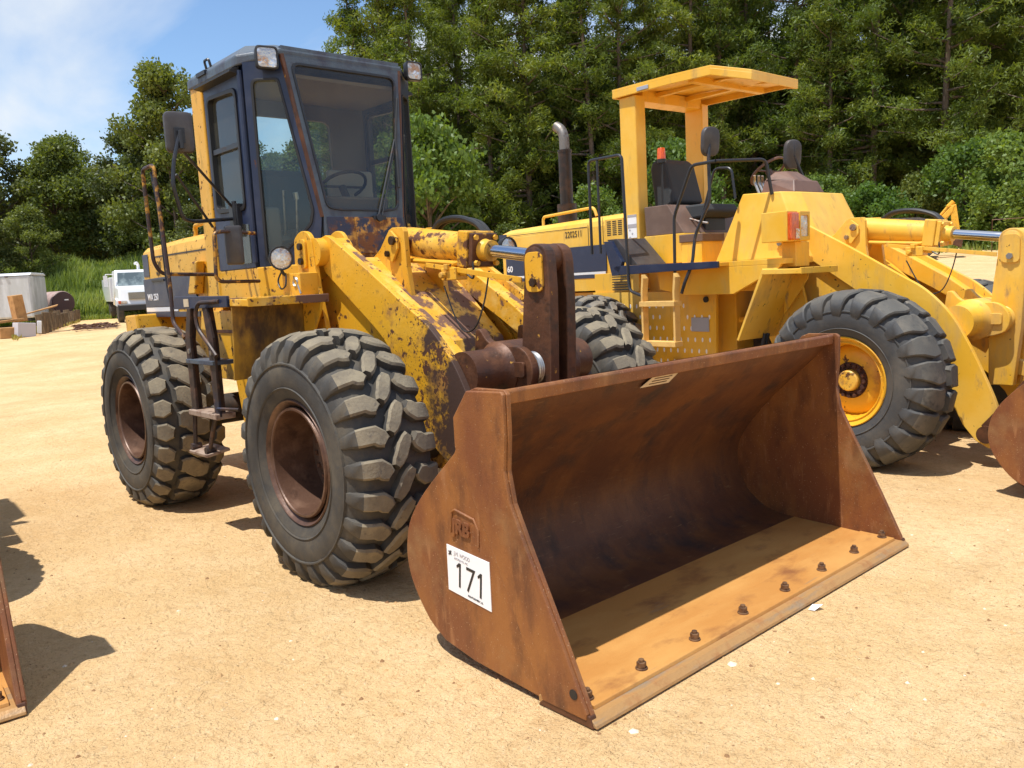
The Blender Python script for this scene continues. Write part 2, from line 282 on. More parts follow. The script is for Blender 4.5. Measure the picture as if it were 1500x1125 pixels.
def text(name, body, size, matn, parent, loc, rot, extr=.0015, sx=1, bold=0, shear=0):
    cu_ = bpy.data.curves.new(name, 'FONT'); cu_.body = body; cu_.size = size; cu_.extrude = extr; cu_.offset = bold; cu_.shear = shear; cu_.resolution_u = 3
    t = bpy.data.objects.new(name, cu_); COL.objects.link(t)
    me = bpy.data.meshes.new_from_object(t.evaluated_get(bpy.context.evaluated_depsgraph_get()))
    bpy.data.objects.remove(t); bpy.data.curves.remove(cu_)
    me.name = name; me.materials.clear(); me.materials.append(M[matn])
    o = bpy.data.objects.new(name, me); COL.objects.link(o); o.parent = parent; o.location = loc; o.rotation_euler = rot; o.scale = (sx, 1, 1); return o
# text on a face that looks towards -Y (reads along +X)
RY = (PI/2, 0, 0)

# ------------------------------------------------------------------ terrain
def hgt(x, y):
    al = (x-4.34)*-.743+(y+3.5)*.669; la = (x-4.34)*.669+(y+3.5)*.743
    t = min(1, max(0, (la+6)/30)); k = .026+.050*t*t*(3-2*t)
    s = al-15; s = 0 if s < -4 else (s if s > 4 else (s+4)**2/16)
    s = min(s, 75)
    return k*s
def place(az, d):                    # a spot seen from where the photographer stands: compass angle (deg) and distance
    a = math.radians(az); x = CAM.x+math.cos(a)*d; y = CAM.y+math.sin(a)*d
    return Vector((x, y, hgt(x, y)))
g = G(); radii = [0, .7, 1.4, 2.1, 2.9, 3.8, 4.8, 6, 7.5, 9, 11, 13, 15, 17, 19, 22, 25, 29, 34, 40, 47, 55, 65, 80, 100, 140, 200, 320, 600, 1500]
nA = 96; vs = [(CAM.x, CAM.y, 0)]; fs = []
for r in radii[1:]:
    for i in range(nA):
        a = 2*PI*i/nA; x = CAM.x+r*math.cos(a); y = CAM.y+r*math.sin(a)
        vs.append((x, y, hgt(x, y)+(0 if r < 12 else .05*math.sin(x*.5)*math.cos(y*.43))))
for i in range(nA): fs.append((0, 1+i, 1+(i+1) % nA))
for k in range(len(radii)-2):
    o = 1+k*nA
    for i in range(nA): fs.append((o+i, o+nA+i, o+nA+(i+1) % nA, o+(i+1) % nA))
g.add(vs, fs)
def ground_mat():
    m = bpy.data.materials.new('sandy_clay'); m.use_nodes = True; nt = m.node_tree; N = nt.nodes; L = nt.links; p = N['Principled BSDF']; p.inputs['Roughness'].default_value = .95; p.inputs['Specular IOR Level'].default_value = .15
    tc = N.new('ShaderNodeTexCoord')
    def noise(sc, det=6, st=None, loc=0, ro=.6):
        mpn = N.new('ShaderNodeMapping'); L.new(tc.outputs['Object'], mpn.inputs[0]); mpn.inputs['Location'].default_value = (loc, loc*.7, 0)
        if st: mpn.inputs['Scale'].default_value = st[:3]; mpn.inputs['Rotation'].default_value = (0, 0, st[3] if len(st) > 3 else 0)
        n = N.new('ShaderNodeTexNoise'); L.new(mpn.outputs[0], n.inputs[0]); n.inputs['Scale'].default_value = sc; n.inputs['Detail'].default_value = det; n.inputs['Roughness'].default_value = ro; return n.outputs[0]
    def mix(a, b, f, lo, hi, amt=1):
        r = N.new('ShaderNodeMapRange'); L.new(f, r.inputs[0]); r.inputs[1].default_value = lo; r.inputs[2].default_value = hi; r.inputs[4].default_value = amt
        x = N.new('ShaderNodeMix'); x.data_type = 'RGBA'; L.new(r.outputs[0], x.inputs[0]); x.inputs['B'].default_value = (*b, 1)
        if isinstance(a, tuple): x.inputs['A'].default_value = (*a, 1)
        else: L.new(a, x.inputs['A'])
        return x.outputs['Result']
    c = mix((.66, .435, .205), (.76, .53, .285), noise(.9, 9, ro=.68), .38, .64)
    c = mix(c, (.58, .36, .16), noise(.35, 9, loc=9, ro=.7), .48, .64, .7)
    c = mix(c, (.46, .285, .13), noise(1.6, 9, (1, .16, 1, .35), 4, ro=.7), .55, .68, .38)
    c = mix(c, (.47, .285, .125), noise(11, 9, loc=12, ro=.8), .51, .63, .5)
    c = mix(c, (.78, .58, .34), noise(17, 9, loc=3, ro=.8), .53, .64, .5)
    c = mix(c, (.36, .21, .095), noise(42, 6, loc=2, ro=.7), .58, .66, .6)
    c = mix(c, (.84, .69, .48), noise(60, 4, loc=5), .64, .70, .5)
    c = mix(c, (.32, .19, .09), noise(95, 4, loc=7), .63, .70, .55)
    L.new(c, p.inputs['Base Color'])
    h = None
    for sc, st, di, stt in ((.8, .8, .12, (1, .4, 1, .35)), (2.6, .7, .07, None), (7, .8, .045, (1, .5, 1, .4)), (18, .9, .03, None), (45, 1, .016, None), (110, .9, .008, None)):
        b = N.new('ShaderNodeBump'); b.inputs['Strength'].default_value = st; b.inputs['Distance'].default_value = di; L.new(noise(sc, 5, stt, sc), b.inputs['Height'])
        if h: L.new(h, b.inputs['Normal'])
        h = b.outputs[0]
    L.new(h, p.inputs['Normal']); return m
M['ground'] = ground_mat()
gr = g.build('ground', 'ground', None, smooth=True); tag(gr, kind='structure')

# small stones and clods lying on the sand
g = G(); rng = random.Random(3)
for i in range(5200):
    a = math.radians(rng.uniform(98, 178)); d = 2.2+16*rng.random()**1.6
    x = CAM.x+math.cos(a)*d; y = CAM.y+math.sin(a)*d; s = rng.choice([.004, .005, .007, .010])*rng.uniform(.6, 1.3)*(1 if rng.random() > .03 else 1.9)
    g.cur = 0 if rng.random() < .74 else (1 if rng.random() < .28 else 2)
    vs = [(x+s*rng.uniform(.7, 1.2)*math.cos(t), y+s*rng.uniform(.7, 1.2)*math.sin(t), 0) for t in (0, 1.3, 2.5, 3.8, 5)]+[(x+s*.3*rng.uniform(-1, 1), y+s*.3*rng.uniform(-1, 1), s*rng.uniform(.5, .9))]
    g.add(vs, [(k, (k+1) % 5, 5) for k in range(5)])
M['peb1'] = mat('pebble_tan', (.50, .31, .14), .9); M['peb2'] = mat('pebble_pale', (.72, .60, .45), .8); M['peb3'] = mat('pebble_brown', (.26, .14, .06), .9)
o = g.build('loose_stones', ['peb1', 'peb2', 'peb3']); tag(o, 'tiny pale and brown stones and clods scattered over the sand', 'stones', kind='stuff')
# scrap of white paper in front of the bucket edge
p = G(); p.add([(2.35, .15, .004), (2.38, .155, .006), (2.40, .20, .03), (2.375, .215, .012), (2.35, .19, .02)], [(0, 1, 2, 3, 4)])
o = p.build('paper_scrap', 'white_print'); so_ = o.modifiers.new('thickness', 'SOLIDIFY'); so_.thickness = .001
tag(o, 'crumpled white paper scrap on the sand in front of the bucket edge', 'litter')

# ------------------------------------------------------------------ tyres and wheels
def tyre_profile():
    half = [(0, .700), (.09, .698), (.17, .688), (.222, .664), (.252, .62), (.272, .55), (.275, .49), (.262, .42), (.232, .365), (.212, .335)]
    return half
def surf(s):
    h = tyre_profile(); sg = 1 if s >= 0 else -1; a = abs(s); acc = 0
    for i in range(len(h)-1):
        dy = h[i+1][0]-h[i][0]; dr = h[i+1][1]-h[i][1]; l = math.hypot(dy, dr)
        if a <= acc+l or i == len(h)-2:
            t = (a-acc)/l
            n0 = (-dr/l, dy/l); return sg*(h[i][0]+dy*t), h[i][1]+dr*t, sg*n0[0], n0[1]
        acc += l
def lug(g, line, width, h, th0, depth0=0):
    """bar on the tread: line of (s, a) in metres, width per point, height per point"""
    P = []; 
    for i in range(len(line)-1):
        (s0, a0), (s1, a1) = line[i], line[i+1]; k = max(1, int(math.hypot(s1-s0, a1-a0)/.03))
        for j in range(k): t = j/k; P.append((s0+(s1-s0)*t, a0+(a1-a0)*t, width[i]+(width[i+1]-width[i])*t, h[i]+(h[i+1]-h[i])*t))
    P.append((*line[-1], width[-1]*.74, h[-1])); P[0] = (P[0][0], P[0][1], P[0][2]*.8, P[0][3]); n = len(P); rows = []
    for i, (s, a, w, hh) in enumerate(P):
        p0 = P[max(i-1, 0)]; p1 = P[min(i+1, n-1)]; ds, da = p1[0]-p0[0], p1[1]-p0[1]; l = math.hypot(ds, da); px, py = -da/l, ds/l
        end = (i == 0 or i == n-1); sh = (-1 if i == 0 else 1) if end else 0; row = []
        for off, hf, es in ((-w/2, -.25, 0), (-w/2+.006, .75, -.006), (-w/2+.018, 1, -.016), (w/2-.018, 1, -.016), (w/2-.006, .75, -.006), (w/2, -.25, 0)):
            ex = es*sh if end else 0
            ss = s+px*off+ds/l*ex; aa = a+py*off+da/l*ex
            y, r, ny, nr = surf(ss); th = th0+aa/.72; q = hh*hf; rr = r+nr*q
            row.append((rr*math.cos(th), y+ny*q, rr*math.sin(th)))
        rows.append(row)
    vs = [p for r in rows for p in r]; o = len(g.v)
    side = []; top = []
    for i in range(n-1):
        for j in range(5):
            (top if j in (1, 2, 3) and abs(P[i][0]) < .262 and abs(P[i+1][0]) < .262 else side).append((i*6+j, i*6+j+1, (i+1)*6+j+1, (i+1)*6+j))
    side += [(0, 1, 2, 3, 4, 5), tuple((n-1)*6+j for j in (5, 4, 3, 2, 1, 0))]
    g.cur = 0; g.add(vs, side); g.cur = 1
    g.f += [tuple(o+i for i in f) for f in top]; g.m += [1]*len(top); g.cur = 0
def make_tyre(kind):
    g = G(); h = tyre_profile(); prof = [(-y, r) for y, r in reversed(h)]+h[1:]
    g.lathe(prof, (0, 0, 0), 1, 88)
    # fine moulded rings on the sidewall
    for sg in (-1, 1):
        g.lathe([(sg*.268, .566), (sg*.2765, .570), (sg*.2765, .578), (sg*.264, .582)], (0, 0, 0), 1, 64)
        g.lathe([(sg*.266, .44), (sg*.272, .436), (sg*.266, .428)], (0, 0, 0), 1, 64)
    if kind == 'block':
        n = 26
        for k in range(n):
            t = 2*PI*k/n; p = 2*PI/n
            for sg in (1, -1):
                q = t if sg == 1 else t+p*.5
                lug(g, [(-.345*sg, 0), (-.262*sg, 0), (-.225*sg, 0), (-.14*sg, 0), (-.075*sg, -.05*sg)], [.070, .095, .112, .116, .100], [.003, .030, .044, .050, .050], q)
            lug(g, [(-.058, -.085), (-.01, -.02), (.01, .02), (.058, .085)], [.080, .094, .094, .080], [.050]*4, t+p*.42)
    elif kind == 'zigzag':
        n = 24
        for k in range(n):
            t = 2*PI*k/n; p = 2*PI/n
            for sg in (1, -1):
                q = t if sg == 1 else t+p*.5
                lug(g, [(-.345*sg, 0), (-.275*sg, 0), (-.255*sg, 0), (-.20*sg, -.004*sg), (-.145*sg, -.012*sg)], [.12, .125, .13, .158, .12], [.002, .020, .034, .042, .042], q)
            lug(g, [(-.118, .040), (-.045, .036), (.035, -.034), (.118, -.042)], [.140, .150, .150, .140], [.044]*4, t+p*.25)
    else:
        n = 22
        for k in range(n):
            t = 2*PI*k/n; p = 2*PI/n
            for sg in (1, -1):
                q = t if sg == 1 else t+p*.5
                lug(g, [(-.375*sg, .02*sg), (-.31*sg, .01*sg), (-.22*sg, 0), (-.13*sg, -.03*sg), (-.03*sg, -.02*sg)], [.10, .128, .164, .190, .18], [.002, .028, .042, .042, .038], q)
    return g
TY = {}
def wheel(parent, x, y, z, side, kind, rimkind, spin=0, grey=False):
    """side -1: outer face towards -Y"""
    w = bpy.data.objects.new('wheel', None); COL.objects.link(w); w.parent = parent; w.location = (x, y, z)
    key = (kind, grey)
    if key not in TY:
        o = make_tyre(kind).build('tyre', ['rubber_grey', 'lug_worn' if kind == 'worn' else 'lug_grey'] if grey else ['rubber', 'lug'], None, smooth=True); TY[key] = o
    else: o = TY[key].copy(); COL.objects.link(o)
    o.parent = w; o.rotation_euler = (0, spin, 0 if side < 0 else PI)
    s = side
    g = G()
    if rimkind == 'deep':
        g.lathe([(s*.10, .30), (s*.150, .300), (s*.16, .318), (s*.20, .322), (s*.212, .332), (s*.222, .345), (s*.236, .352), (s*.244, .362), (s*.236, .368), (s*.225, .365), (s*.212, .352), (s*.19, .336)], (0, 0, 0), 1, 64)
        g.lathe([(s*.226, .300), (s*.236, .304), (s*.236, .316), (s*.222, .322)], (0, 0, 0), 1, 64)
        g.lathe([(s*.228, .3), (s*.10, .296), (s*-.03, .288)], (0, 0, 0), 1, 64)
        r = g.build('rim', 'rim_brown', w, smooth=True)
        g = G(); g.lathe([(s*-.03, .292), (s*-.02, .26), (s*-.005, .2), (s*-.005, .14), (s*.02, .135), (s*.02, .0)], (0, 0, 0), 1, 48); g.build('wheel_disc', 'rim_in', w, smooth=True)
        g = G()
        for k in range(14): a = 2*PI*k/14; g.cyl((.17*math.cos(a), s*-.005, .17*math.sin(a)), (.17*math.cos(a), s*.02, .17*math.sin(a)), .014, n=6)
        g.build('wheel_nuts', 'rim_brown', w)
    else:
        g.lathe([(s*.19, .336), (s*.212, .352), (s*.225, .366), (s*.238, .369), (s*.246, .362), (s*.236, .350), (s*.222, .342), (s*.214, .328), (s*.222, .318), (s*.205, .306), (s*.10, .296), (s*.05, .288)], (0, 0, 0), 1, 64)
        g.build('rim', 'rim_yellow', w, smooth=True)
        g = G(); g.lathe([(s*.05, .292), (s*.075, .27), (s*.095, .2), (s*.105, .15), (s*.105, .0)], (0, 0, 0), 1, 48); g.build('wheel_disc', 'rim_yellow', w, smooth=True)
        g = G(); g.lathe([(s*.100, .150), (s*.116, .146), (s*.118, .095), (s*.108, .09)], (0, 0, 0), 1, 40)
        for k in range(16): a = 2*PI*k/16; g.cyl((.128*math.cos(a), s*.11, .128*math.sin(a)), (.128*math.cos(a), s*.142, .128*math.sin(a)), .016, n=6)
        g.build('wheel_nuts', 'hub_rust', w)
        g = G(); g.lathe([(s*.10, .088), (s*.15, .085), (s*.158, .075), (s*.158, 0)], (0, 0, 0), 1, 32); g.build('hub_cap', 'yellow_rusty', w, smooth=True)
    return w
def star_catmull(pts, k=6, closed=False):
    P = [Vector(p) for p in pts]; n = len(P); out = []
    for i in range(n-1):
        p0 = P[max(i-1, 0)]; p1 = P[i]; p2 = P[i+1]; p3 = P[min(i+2, n-1)]
        for j in range(k): t = j/k; out.append(.5*((2*p1)+(p2-p0)*t+(2*p0-5*p1+4*p2-p3)*t*t+(3*p1-p0-3*p2+p3)*t**3))
    return out+[P[-1]]
def cat2(pts, k=5): return [(v.x, v.y) for v in star_catmull([(a, b, 0) for a, b in pts], k)]

# ------------------------------------------------------------------ bucket
def make_bucket(parent, letters=True, sign=True, sticker=True):
    HB = 1.335
    # inner wrapper: lip down the back, round the heel and along the floor
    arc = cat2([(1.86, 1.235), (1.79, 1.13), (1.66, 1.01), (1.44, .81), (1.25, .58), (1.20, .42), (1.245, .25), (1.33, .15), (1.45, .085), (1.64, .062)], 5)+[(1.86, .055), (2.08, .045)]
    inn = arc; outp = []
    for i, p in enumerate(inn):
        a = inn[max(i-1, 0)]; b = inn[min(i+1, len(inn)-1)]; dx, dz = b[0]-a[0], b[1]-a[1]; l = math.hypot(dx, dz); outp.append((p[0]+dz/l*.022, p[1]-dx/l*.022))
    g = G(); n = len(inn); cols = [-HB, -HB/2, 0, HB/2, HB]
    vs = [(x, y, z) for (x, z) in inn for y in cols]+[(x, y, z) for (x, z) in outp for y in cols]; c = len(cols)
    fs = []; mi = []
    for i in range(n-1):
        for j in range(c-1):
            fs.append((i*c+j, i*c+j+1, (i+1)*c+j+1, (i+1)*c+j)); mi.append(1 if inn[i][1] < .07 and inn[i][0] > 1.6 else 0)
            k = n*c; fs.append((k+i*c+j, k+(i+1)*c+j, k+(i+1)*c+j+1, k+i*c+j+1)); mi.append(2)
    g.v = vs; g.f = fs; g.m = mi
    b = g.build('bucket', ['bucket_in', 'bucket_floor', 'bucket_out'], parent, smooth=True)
    # lip bar
    g = G(); g.prism([(1.845, 1.215), (1.845, 1.245), (1.885, 1.250), (1.893, 1.238), (1.885, 1.19), (1.862, 1.185)], 1, -HB, HB); g.build('lip_bar', 'bucket_out', b, bevel=.004)
    # side plates
    prof = [(1.585, 1.125), (1.62, 1.175), (1.68, 1.235), (1.72, 1.25), (1.90, 1.252), (1.918, 1.235), (1.915, 1.07), (1.90, .93), (1.925, .80), (2.00, .645), (2.09, .47), (2.19, .27), (2.295, .05), (2.29, .022), (2.04, .024),
            (1.62, .05)]+cat2([(1.415, .085), (1.30, .155), (1.195, .29), (1.158, .40), (1.165, .51), (1.21, .62), (1.33, .76), (1.56, .96)], 4)+[(1.585, 1.0)]
    for sg in (-1, 1):
        g = G(); g.prism(prof, 1, sg*HB, sg*(HB+.022)); g.build('side_plate', 'bucket_out', b, bevel=.004)
        g = G(); d = [(1.60, .95), (1.590, 1.0), (1.590, 1.12), (1.685, 1.238), (1.90, 1.247), (1.912, 1.235), (1.909, 1.07), (1.895, .93), (1.92, .80), (1.995, .645), (2.085, .47), (2.185, .27), (2.288, .055), (2.285, .03), (2.05, .03), (1.99, .18), (1.89, .385), (1.77, .64), (1.68, .80)]
        g.prism(d, 1, sg*(HB+.020), sg*(HB+.040)); g.build('side_doubler', 'bucket_out', b, bevel=.005)
        g = G(); g.cyl((2.225, sg*(HB+.039), .115), (2.225, sg*(HB+.0425), .115), .020, n=18); g.build('bolt_hole', 'black', b)
        g = G(); g.prism([(2.02, .004), (2.06, .045), (2.30, .05), (2.315, .004)], 1, sg*(HB+.002), sg*(HB+.036)); g.build('corner_shoe', 'rusty_iron', b, bevel=.004)
    # cutting edge
    g = G(); g.prism([(2.02, .012), (2.02, .040), (2.04, .046), (2.30, .040), (2.385-.06, .020), (2.33, .008)], 1, -HB-.03, HB+.03); g.build('cutting_edge', 'edge', b, bevel=.003)
    g = G(); g.prism([(2.05, .0415), (2.06, .0600), (2.262, .0560), (2.268, .040)], 1, -HB+.03, HB-.02); g.build('edge_plate', 'bucket_floor', b, bevel=.003)
    for y in (-1.28, -.95, -.58, -.195, .185, .56, .93, 1.28):
        g = G(); g.cyl((2.205, y, .054), (2.205, y, .064), .026, n=18); g.cyl((2.205, y, .064), (2.205, y, .088), .021, n=6); g.cyl((2.205, y, .088), (2.205, y, .099), .012, n=10)
        g.build('edge_bolt', 'bolt', b, bevel=.002)
    # back hinge plates
    for y in (-.56, -.40, .40, .56):
        g = G(); g.prism([(1.215, .20), (.86, .24), (.80, .34), (.90, .46), (1.10, .72), (1.22, .64), (1.165, .45)], 1, y-.02, y+.02); g.build('hinge_plate', 'rusty_iron', b, bevel=.004)
    if letters:
        y = -(HB+.024); text('raised_letters', 'JRB', .085, 'bucket_out', b, (1.522, y, .612), (PI/2, math.radians(4), 0), .006, .95, .004)
        g = G(); 
        for pts in ([(1.505, .605), (1.52, .700), (1.545, .712), (1.67, .690), (1.695, .65), (1.69, .575)],): g.tube([(a, y, c) for a, c in pts], .006, 6)
        g.build('weld_bead', 'bucket_out', b, smooth=True)
    if sign:
        y = -(HB+.0225)
        C4 = [(1.470, .545), (1.755, .522), (1.752, .308), (1.466, .338)]
        g = G(); g.prism(C4, 1, y+.0004, y-.0025); g.build('number_sign', 'white_print', b)
        yy = y-.0034; tl = math.radians(6)
        text('sign_number', '171', .165, 'ink', b, (1.512, yy, .368), (PI/2, tl, 0), .0005, .85, -.0012)
        text('sign_heading', 'J.M. WOOD', .026, 'ink_grey', b, (1.520, yy, .508), (PI/2, tl, 0), .0005, .8)
        text('sign_subheading', 'AUCTION CO., INC.', .013, 'ink_grey', b, (1.520, yy, .489), (PI/2, tl, 0), .0005, .8)
        text('sign_footer', 'MONTGOMERY, AL', .013, 'ink', b, (1.600, yy, .338), (PI/2, tl, 0), .0005, .9)
        g = G()
        for dx, dz in ((0, 0), (.012, .002), (.001, .012), (.013, .014), (.007, .007)): g.cyl((1.486+dx, yy+.0005, .504+dz), (1.486+dx, yy-.0005, .504+dz), .0048, n=6)
        g.build('sign_emblem', 'ink', b)
        g = G()
        for fx, fz in ((1.553, .466), (1.694, .450)): g.prism([(fx, fz+.012), (fx-.020, fz-.004), (fx-.018, fz-.014), (fx, fz-.006)], 1, yy+.0004, yy-.0006)
        g.build('digit_flags', 'ink', b)
    if sticker:
        a = Vector((1.0, 0, 0))
        def on(t, y): return (1.868-.068*t, y, 1.215-.085*t)
        n_ = Vector((.085, 0, -.068)).normalized()*.004
        pts = [Vector(on(0, -.335))+n_, Vector(on(0, -.145))+n_, Vector(on(.9, -.195))+n_, Vector(on(.9, -.415))+n_]
        g = G(); g.plate(pts, .002); g.build('sticker', 'cream', b)
        g = G()
        for i in range(5):
            t = .12+.15*i; s_ = -.335-.06*t
            g.plate([Vector(on(t, s_+.02))+n_*1.5, Vector(on(t, s_+.155))+n_*1.5, Vector(on(t+.05, s_+.153))+n_*1.5, Vector(on(t+.05, s_+.018))+n_*1.5], .001)
        g.build('sticker_lines', 'rusty_iron', b)
    return b

# ------------------------------------------------------------------ front end shared by the loaders
def front_end(T, worn, bucket_kw):
    arm = 'yellow_arm' if worn else 'yellow_used'; top = 'yellow_top' if worn else 'yellow_used'; body = 'yellow_worn' if worn else 'yellow_used'
    lev = 'rusty_iron' if worn else 'yellow_used'
    up = [(-.90, 1.99), (-.86, 2.03), (-.79, 2.045)]+cat2([(-.74, 2.03), (-.50, 1.90), (-.24, 1.755), (.12, 1.545), (.30, 1.44), (.45, 1.31), (.56, 1.18), (.66, 1.01), (.75, .83), (.87, .56), (.92, .40)], 4)+[(.93, .30), (.91, .19), (.84, .15), (.74, .20), (.64, .32), (.57, .46)]
    lo = cat2([(.42, .62), (.30, .70), (.20, .80), (.10, .95), (.02, 1.10), (-.16, 1.34), (-.48, 1.565)], 4)+[(-.82, 1.79), (-.87, 1.86)]
    prof = up+lo
    for sg in (-1, 1):
        g = G(); g.prism(prof, 1, sg*.53, sg*.485); a = g.build('lift_arm', arm, T, bevel=.005)
        g = G(); # heavier inner rib and arm edge flange
        g.prism([(x, z) for x, z in prof if x > -.5 and x < .8 and True][:0] or [(-.78, 2.0), (-.24, 1.70), (.12, 1.49), (.45, 1.25), (.40, 1.15), (-.02, 1.40), (-.50, 1.66), (-.80, 1.84)], 1, sg*.485, sg*.36)
        g.build('arm_box', top, a, bevel=.006)
        g = G(); g.cyl((-.84, sg*.34, 1.935), (-.84, sg*.60, 1.935), .095, n=28); g.build('arm_pivot', body, a, smooth=True)
        g = G(); g.cyl((.84, sg*.36, .27), (.84, sg*.60, .27), .07, n=24); g.build('bucket_pin', 'rusty_iron', a, smooth=True)
    # cross tube with boss plates
    g = G(); g.lathe([(-.484, 0), (-.484, .135), (-.29, .135), (-.24, .150), (-.215, .172), (-.19, .172), (.19, .172), (.215, .172), (.24, .15), (.29, .135), (.484, .135), (.484, 0)], (.56, 0, 1.145), 1, 36)
    g.build('cross_tube', lev, T, smooth=True)
    bp = [(.34, 1.24)]+cat2([(.36, 1.38), (.40, 1.385), (.47, 1.315), (.58, 1.285), (.72, 1.29), (.80, 1.255), (.845, 1.19), (.85, 1.12), (.815, 1.05), (.74, 1.02)], 4)+[(.55, .98), (.40, 1.02)]
    for sg in (-1, 1):
        g = G(); g.prism(bp, 1, sg*.205, sg*.150); bo = g.build('pivot_plate', lev, T, bevel=.006)
        g = G(); g.lathe([(sg*.150, .085), (sg*.142, .10), (sg*.134, .09), (sg*.126, .10), (sg*.118, .09), (sg*.110, .1)], (.76, 0, 1.155), 1, 28); g.build('pivot_washer', 'steel' if worn else body, bo, smooth=True)
        g = G(); g.prism(rl2([(.62, 1.11), (.62, 1.20), (.80, 1.20), (.80, 1.11)], .02), 1, sg*.206, sg*.225); g.build('lock_plate', lev, bo, bevel=.003)
        g = G(); g.cyl((.648, sg*.224, 1.155), (.648, sg*.242, 1.155), .022, n=6); g.build('lock_bolt', 'greasy' if worn else 'steel', bo)
    # tilt lever: two plates joined by a cap at the top
    lp = [(.66, .60), (.655, 1.15), (.69, 1.47), (.715, 1.66)]+cat2([(.72, 1.80), (.745, 1.85), (.80, 1.875), (.86, 1.87), (.905, 1.835), (.92, 1.77)], 3)+[(.925, 1.62), (.915, 1.32), (.90, 1.05), (.85, .60)]
    g = G(); g.prism(lp, 1, -.108, -.035); g.prism(lp, 1, .035, .108)
    g.prism([(.70, .62), (.695, 1.12), (.80, 1.18), (.83, .62)], 1, -.04, .04)
    lv = g.build('tilt_lever', lev, T, bevel=.008)
    g = G(); g.lathe([(-.115, .0), (-.115, .060), (-.100, .085), (.100, .085), (.115, .060), (.115, 0)], (.815, 0, 1.79), 1, 28); g.build('lever_pin', lev, lv, smooth=True)
    for sg in (-1, 1):
        g = G(); g.prism(rl2([(.745, 1.60), (.745, 1.83), (.885, 1.83), (.885, 1.60)], .045), 1, sg*.108, sg*.124); g.build('lock_plate', body if worn else lev, lv, bevel=.003)
        g = G(); g.cyl((.815, sg*.124, 1.655), (.815, sg*.142, 1.655), .026, n=6); g.build('lock_bolt', 'greasy' if worn else 'steel', lv)
    # tilt link down to the bucket
    g = G(); g.prism([(.74, .72), (1.20, .58), (1.21, .66), (.80, .84)], 1, -.03, .03); g.build('tilt_link', lev, T, bevel=.008)
    # tilt cylinder
    A = Vector((-.50, 0, 1.975)); B = Vector((.80, 0, 1.80)); d = (B-A).normalized()
    g = G(); g.cyl(A-d*.05, A+d*.60, .100, n=36); g.cyl(A+d*.60, A+d*.62, .100, .104, n=36)
    tcm = 'yellow_rusty' if worn else body; cy = g.build('tilt_cylinder', tcm, T, smooth=True)
    def blk(a, b, h, w):
        g = G(); p0 = A+d*a; p1 = A+d*b; n_ = Vector((-d.z, 0, d.x))
        if n_.z < 0: n_ = -n_
        vs = []
        for p in (p0, p1):
            for sy in (-1, 1):
                for sz in (-1, 1): vs.append(p+Vector((0, sy*w, 0))+n_*sz*h)
        g.add(vs, [(0, 1, 3, 2), (4, 6, 7, 5), (0, 4, 5, 1), (2, 3, 7, 6), (0, 2, 6, 4), (1, 5, 7, 3)]); return g
    blk(.62, .72, .116, .116).build('cylinder_head', tcm, cy, bevel=.01)
    blk(.722, .76, .105, .105).build('cylinder_gland', 'rusty_iron' if worn else body, cy, bevel=.008)
    g = G(); g.cyl(A+d*.76, A+d*.80, .072, .060, n=28); g.cyl(A+d*.80, A+d*.83, .066, n=28); g.build('gland_nut', body, cy, smooth=True)
    g = G(); g.cyl(A+d*.78, B, .040, n=28); g.build('cylinder_rod', 'chrome', cy, smooth=True)
    g = G()
    for sy in (-1, 1):
        for sz in (-1, 1): g.cyl(A+d*.76+Vector((0, sy*.08, sz*.08)), A+d*.785+Vector((0, sy*.08, sz*.08)), .018, n=6)
    g.build('gland_bolts', body, cy)
    # position rod below the cylinder and its valve
    g = G(); g.prism([(-.20, 1.79), (-.20, 1.82), (.72, 1.69), (.72, 1.655)], 1, -.135, -.125); g.build('guide_bar', body, T, bevel=.002)
    g = G(); g.tube([(-.42, -.09, 1.845), (.10, -.10, 1.80), (.16, -.10, 1.83)], .016, 8, .03); g.build('steel_line', body, T, smooth=True)
    g = G(); g.box(-.02, .13, -.15, -.05, 1.695, 1.775); g.box(.03, .07, -.17, -.03, 1.76, 1.80); g.cyl((.13, -.10, 1.74), (.19, -.10, 1.735), .022, n=10); g.cyl((.02, -.15, 1.73), (.02, -.19, 1.73), .02, n=10)
    g.build('limit_switch', body, T, bevel=.006)
    g = G(); g.tube(star_catmull([(.40, -.10, 1.74), (.36, -.12, 1.55), (.30, -.15, 1.40), (.20, -.16, 1.37), (.10, -.15, 1.46), (-.02, -.13, 1.66)], 6), .0055, 6); g.build('cable', 'hose', T, smooth=True)
    g = G(); g.tube(star_catmull([(.17, -.10, 1.74), (.24, -.10, 1.70), (.25, -.1, 1.76), (.22, -.08, 1.86)], 5), .007, 6); g.build('cable', 'hose', T, smooth=True)
    for yy, zz in ((.05, 2.13), (.09, 2.12)):
        g = G(); g.tube(star_catmull([(-.36, yy, 2.02), (-.24, yy, 2.075+.02), (-.05, yy, zz-.03), (.12, yy, 2.05), (.20, yy, 1.98)], 7), .020, 9); g.build('hydraulic_hose', 'hose', T, smooth=True)
    # front frame: box with sloping top plate and towers
    g = G(); g.prism([(-1.02, 1.90), (-.72, 1.885), (-.36, 1.62), (.00, 1.30), (.10, 1.0), (.18, .62), (.10, .50), (-.60, .50), (-1.0, .62)], 1, -.34, .34); g.build('front_frame', top, T, bevel=.006)
